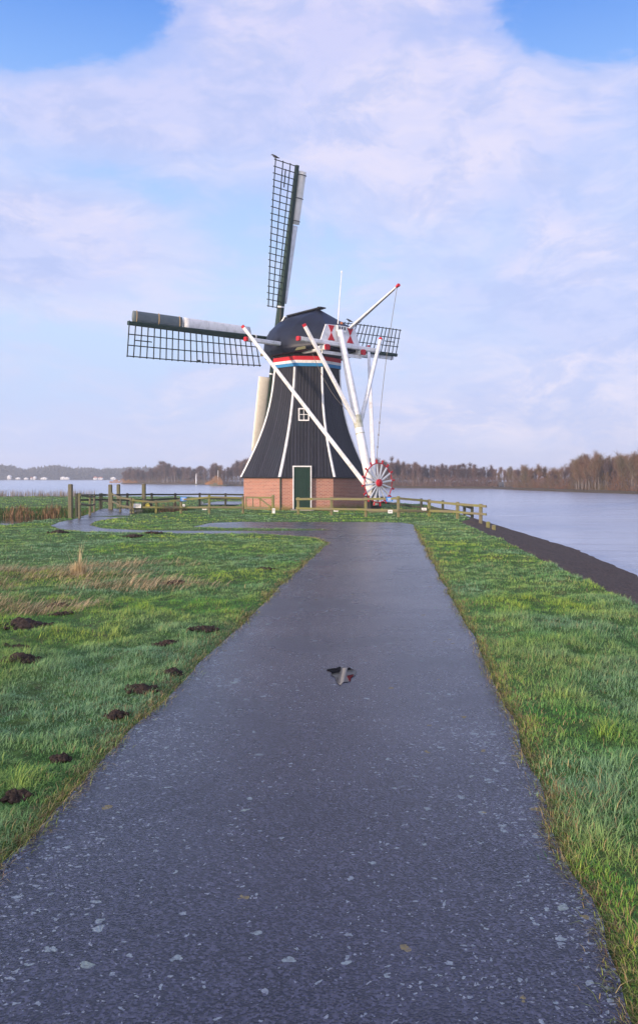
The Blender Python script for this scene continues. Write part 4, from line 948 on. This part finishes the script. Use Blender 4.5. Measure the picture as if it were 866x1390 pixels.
cloudc = w_.ramp(w_.math('MULTIPLY', el, 1/R(40)), [(0,lin(196,200,234)),(.12,lin(200,206,242)),(.3,lin(202,210,248)),(.55,lin(204,210,248)),(.8,lin(208,208,246)),(1,lin(190,198,240))])
wv = w_.new('ShaderNodeTexNoise'); nt.links.new(gen, wv.inputs['Vector']); wv.inputs['Scale'].default_value = 2.5; wv.inputs['Detail'].default_value = 5
wo = w_.new('ShaderNodeVectorMath', operation='MULTIPLY_ADD'); nt.links.new(wv.outputs['Color'], wo.inputs[0]); wo.inputs[1].default_value = (.22,.22,.16); nt.links.new(gen, wo.inputs[2]); gw = wo.outputs[0]
nz1 = w_.noise(w_.scale(gw,(1,1,2.0)), 3.2, 9, .58, .2); nz2 = w_.noise(w_.scale(gw,(1.4,1,3.4)), 8, 10, .64, .25); nz3 = w_.noise(w_.scale(gw,(1.1,1,3.6)), 4.2, 10, .62, .25)
def blob(px,py,rx,ry,s):
    a0 = math.atan((px-HX)/F); e0 = math.atan((HY-py)/F*math.cos(a0)); ra, re = rx/F, ry/F
    dx = w_.math('MULTIPLY', w_.math('SUBTRACT', az, a0), 1/ra); dy = w_.math('MULTIPLY', w_.math('SUBTRACT', el, e0), 1/re)
    d2 = w_.math('ADD', w_.math('MULTIPLY', dx, dx), w_.math('MULTIPLY', dy, dy)); return w_.math('MULTIPLY', w_.math('EXPONENT', w_.math('MULTIPLY', d2, -1)), s)
m = None
for bl in ((480,70,230,110,.75),(700,210,200,120,.5),(200,150,150,55,.75),(70,140,90,40,.35),(60,330,150,55,.8),(560,250,200,110,.3),(770,480,180,100,.5),(410,-10,130,90,.5),(700,560,260,30,.45),(640,400,90,25,.3),
           (50,20,205,72,-.95),(810,18,160,66,-1.0),(110,235,130,35,-.45),(320,290,130,110,-.35),(250,460,260,80,-.35),(560,330,160,60,-.25),(600,480,90,50,-.2),(430,-170,500,90,-.4)):
    b = blob(*bl); m = b if m is None else w_.math('ADD', m, b)
m = w_.math('ADD', m, w_.math('MULTIPLY', w_.math('SUBTRACT', nz1, .5), 2.0)); m = w_.math('ADD', m, w_.math('MULTIPLY', w_.math('SUBTRACT', nz2, .5), 1.1)); m = w_.math('ADD', m, .36)
cov = w_.ramp(m, [(-.0,0),(.45,.6),(.95,1)]); 
nt.nodes[cov.node.name].color_ramp.interpolation = 'EASE'
c = w_.mix(cov, clear, cloudc)
# brighter and greyer lobes inside the cloud
lt = w_.ramp(nz3, [(.44,0),(.62,1)]); c = w_.mix(w_.math('MULTIPLY', w_.math('MULTIPLY', lt, cov), .62), c, lin(236,228,246))
dk = w_.ramp(nz2, [(.40,1),(.54,0)]); c = w_.mix(w_.math('MULTIPLY', w_.math('MULTIPLY', dk, cov), .6), c, lin(176,192,240))
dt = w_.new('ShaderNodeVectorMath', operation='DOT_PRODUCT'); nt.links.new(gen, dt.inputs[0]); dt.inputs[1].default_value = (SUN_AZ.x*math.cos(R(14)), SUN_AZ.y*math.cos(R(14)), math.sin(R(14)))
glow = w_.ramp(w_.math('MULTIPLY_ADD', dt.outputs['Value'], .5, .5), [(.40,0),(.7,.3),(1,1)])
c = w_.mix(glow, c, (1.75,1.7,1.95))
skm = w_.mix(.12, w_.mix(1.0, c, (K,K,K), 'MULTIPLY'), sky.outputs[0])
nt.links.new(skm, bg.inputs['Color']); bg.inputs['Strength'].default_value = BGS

sd = bpy.data.lights.new('Sun','SUN'); sd.energy = 4.2; sd.angle = R(1.2); sd.color = (1,.78,.58); so = bpy.data.objects.new('Sun', sd); COL.objects.link(so)
dirn = Vector((SUN_AZ.x*math.cos(SUN_EL), SUN_AZ.y*math.cos(SUN_EL), math.sin(SUN_EL))); so.rotation_euler = dirn.to_track_quat('Z','Y').to_euler(); so.location = (-20,-15,20)
cd = bpy.data.cameras.new('Camera'); cam = bpy.data.objects.new('Camera', cd); COL.objects.link(cam); cam.location = (0,0,EYE); cam.rotation_euler = (R(90),0,0)
cd.sensor_fit = 'HORIZONTAL'; cd.sensor_width = 36; cd.lens = 36*F/866; cd.shift_y = -(695-HY)/866; cd.clip_start = .05; cd.clip_end = 9000
scene.camera = cam
vs = scene.view_settings; vs.view_transform = 'Standard'; vs.look = 'None'; vs.exposure = .14; vs.gamma = 1; vs.use_curve_mapping = False
cy = scene.cycles; cy.max_bounces = 6; cy.diffuse_bounces = 3; cy.glossy_bounces = 3; cy.transmission_bounces = 3; cy.volume_bounces = 1; cy.use_denoising = True
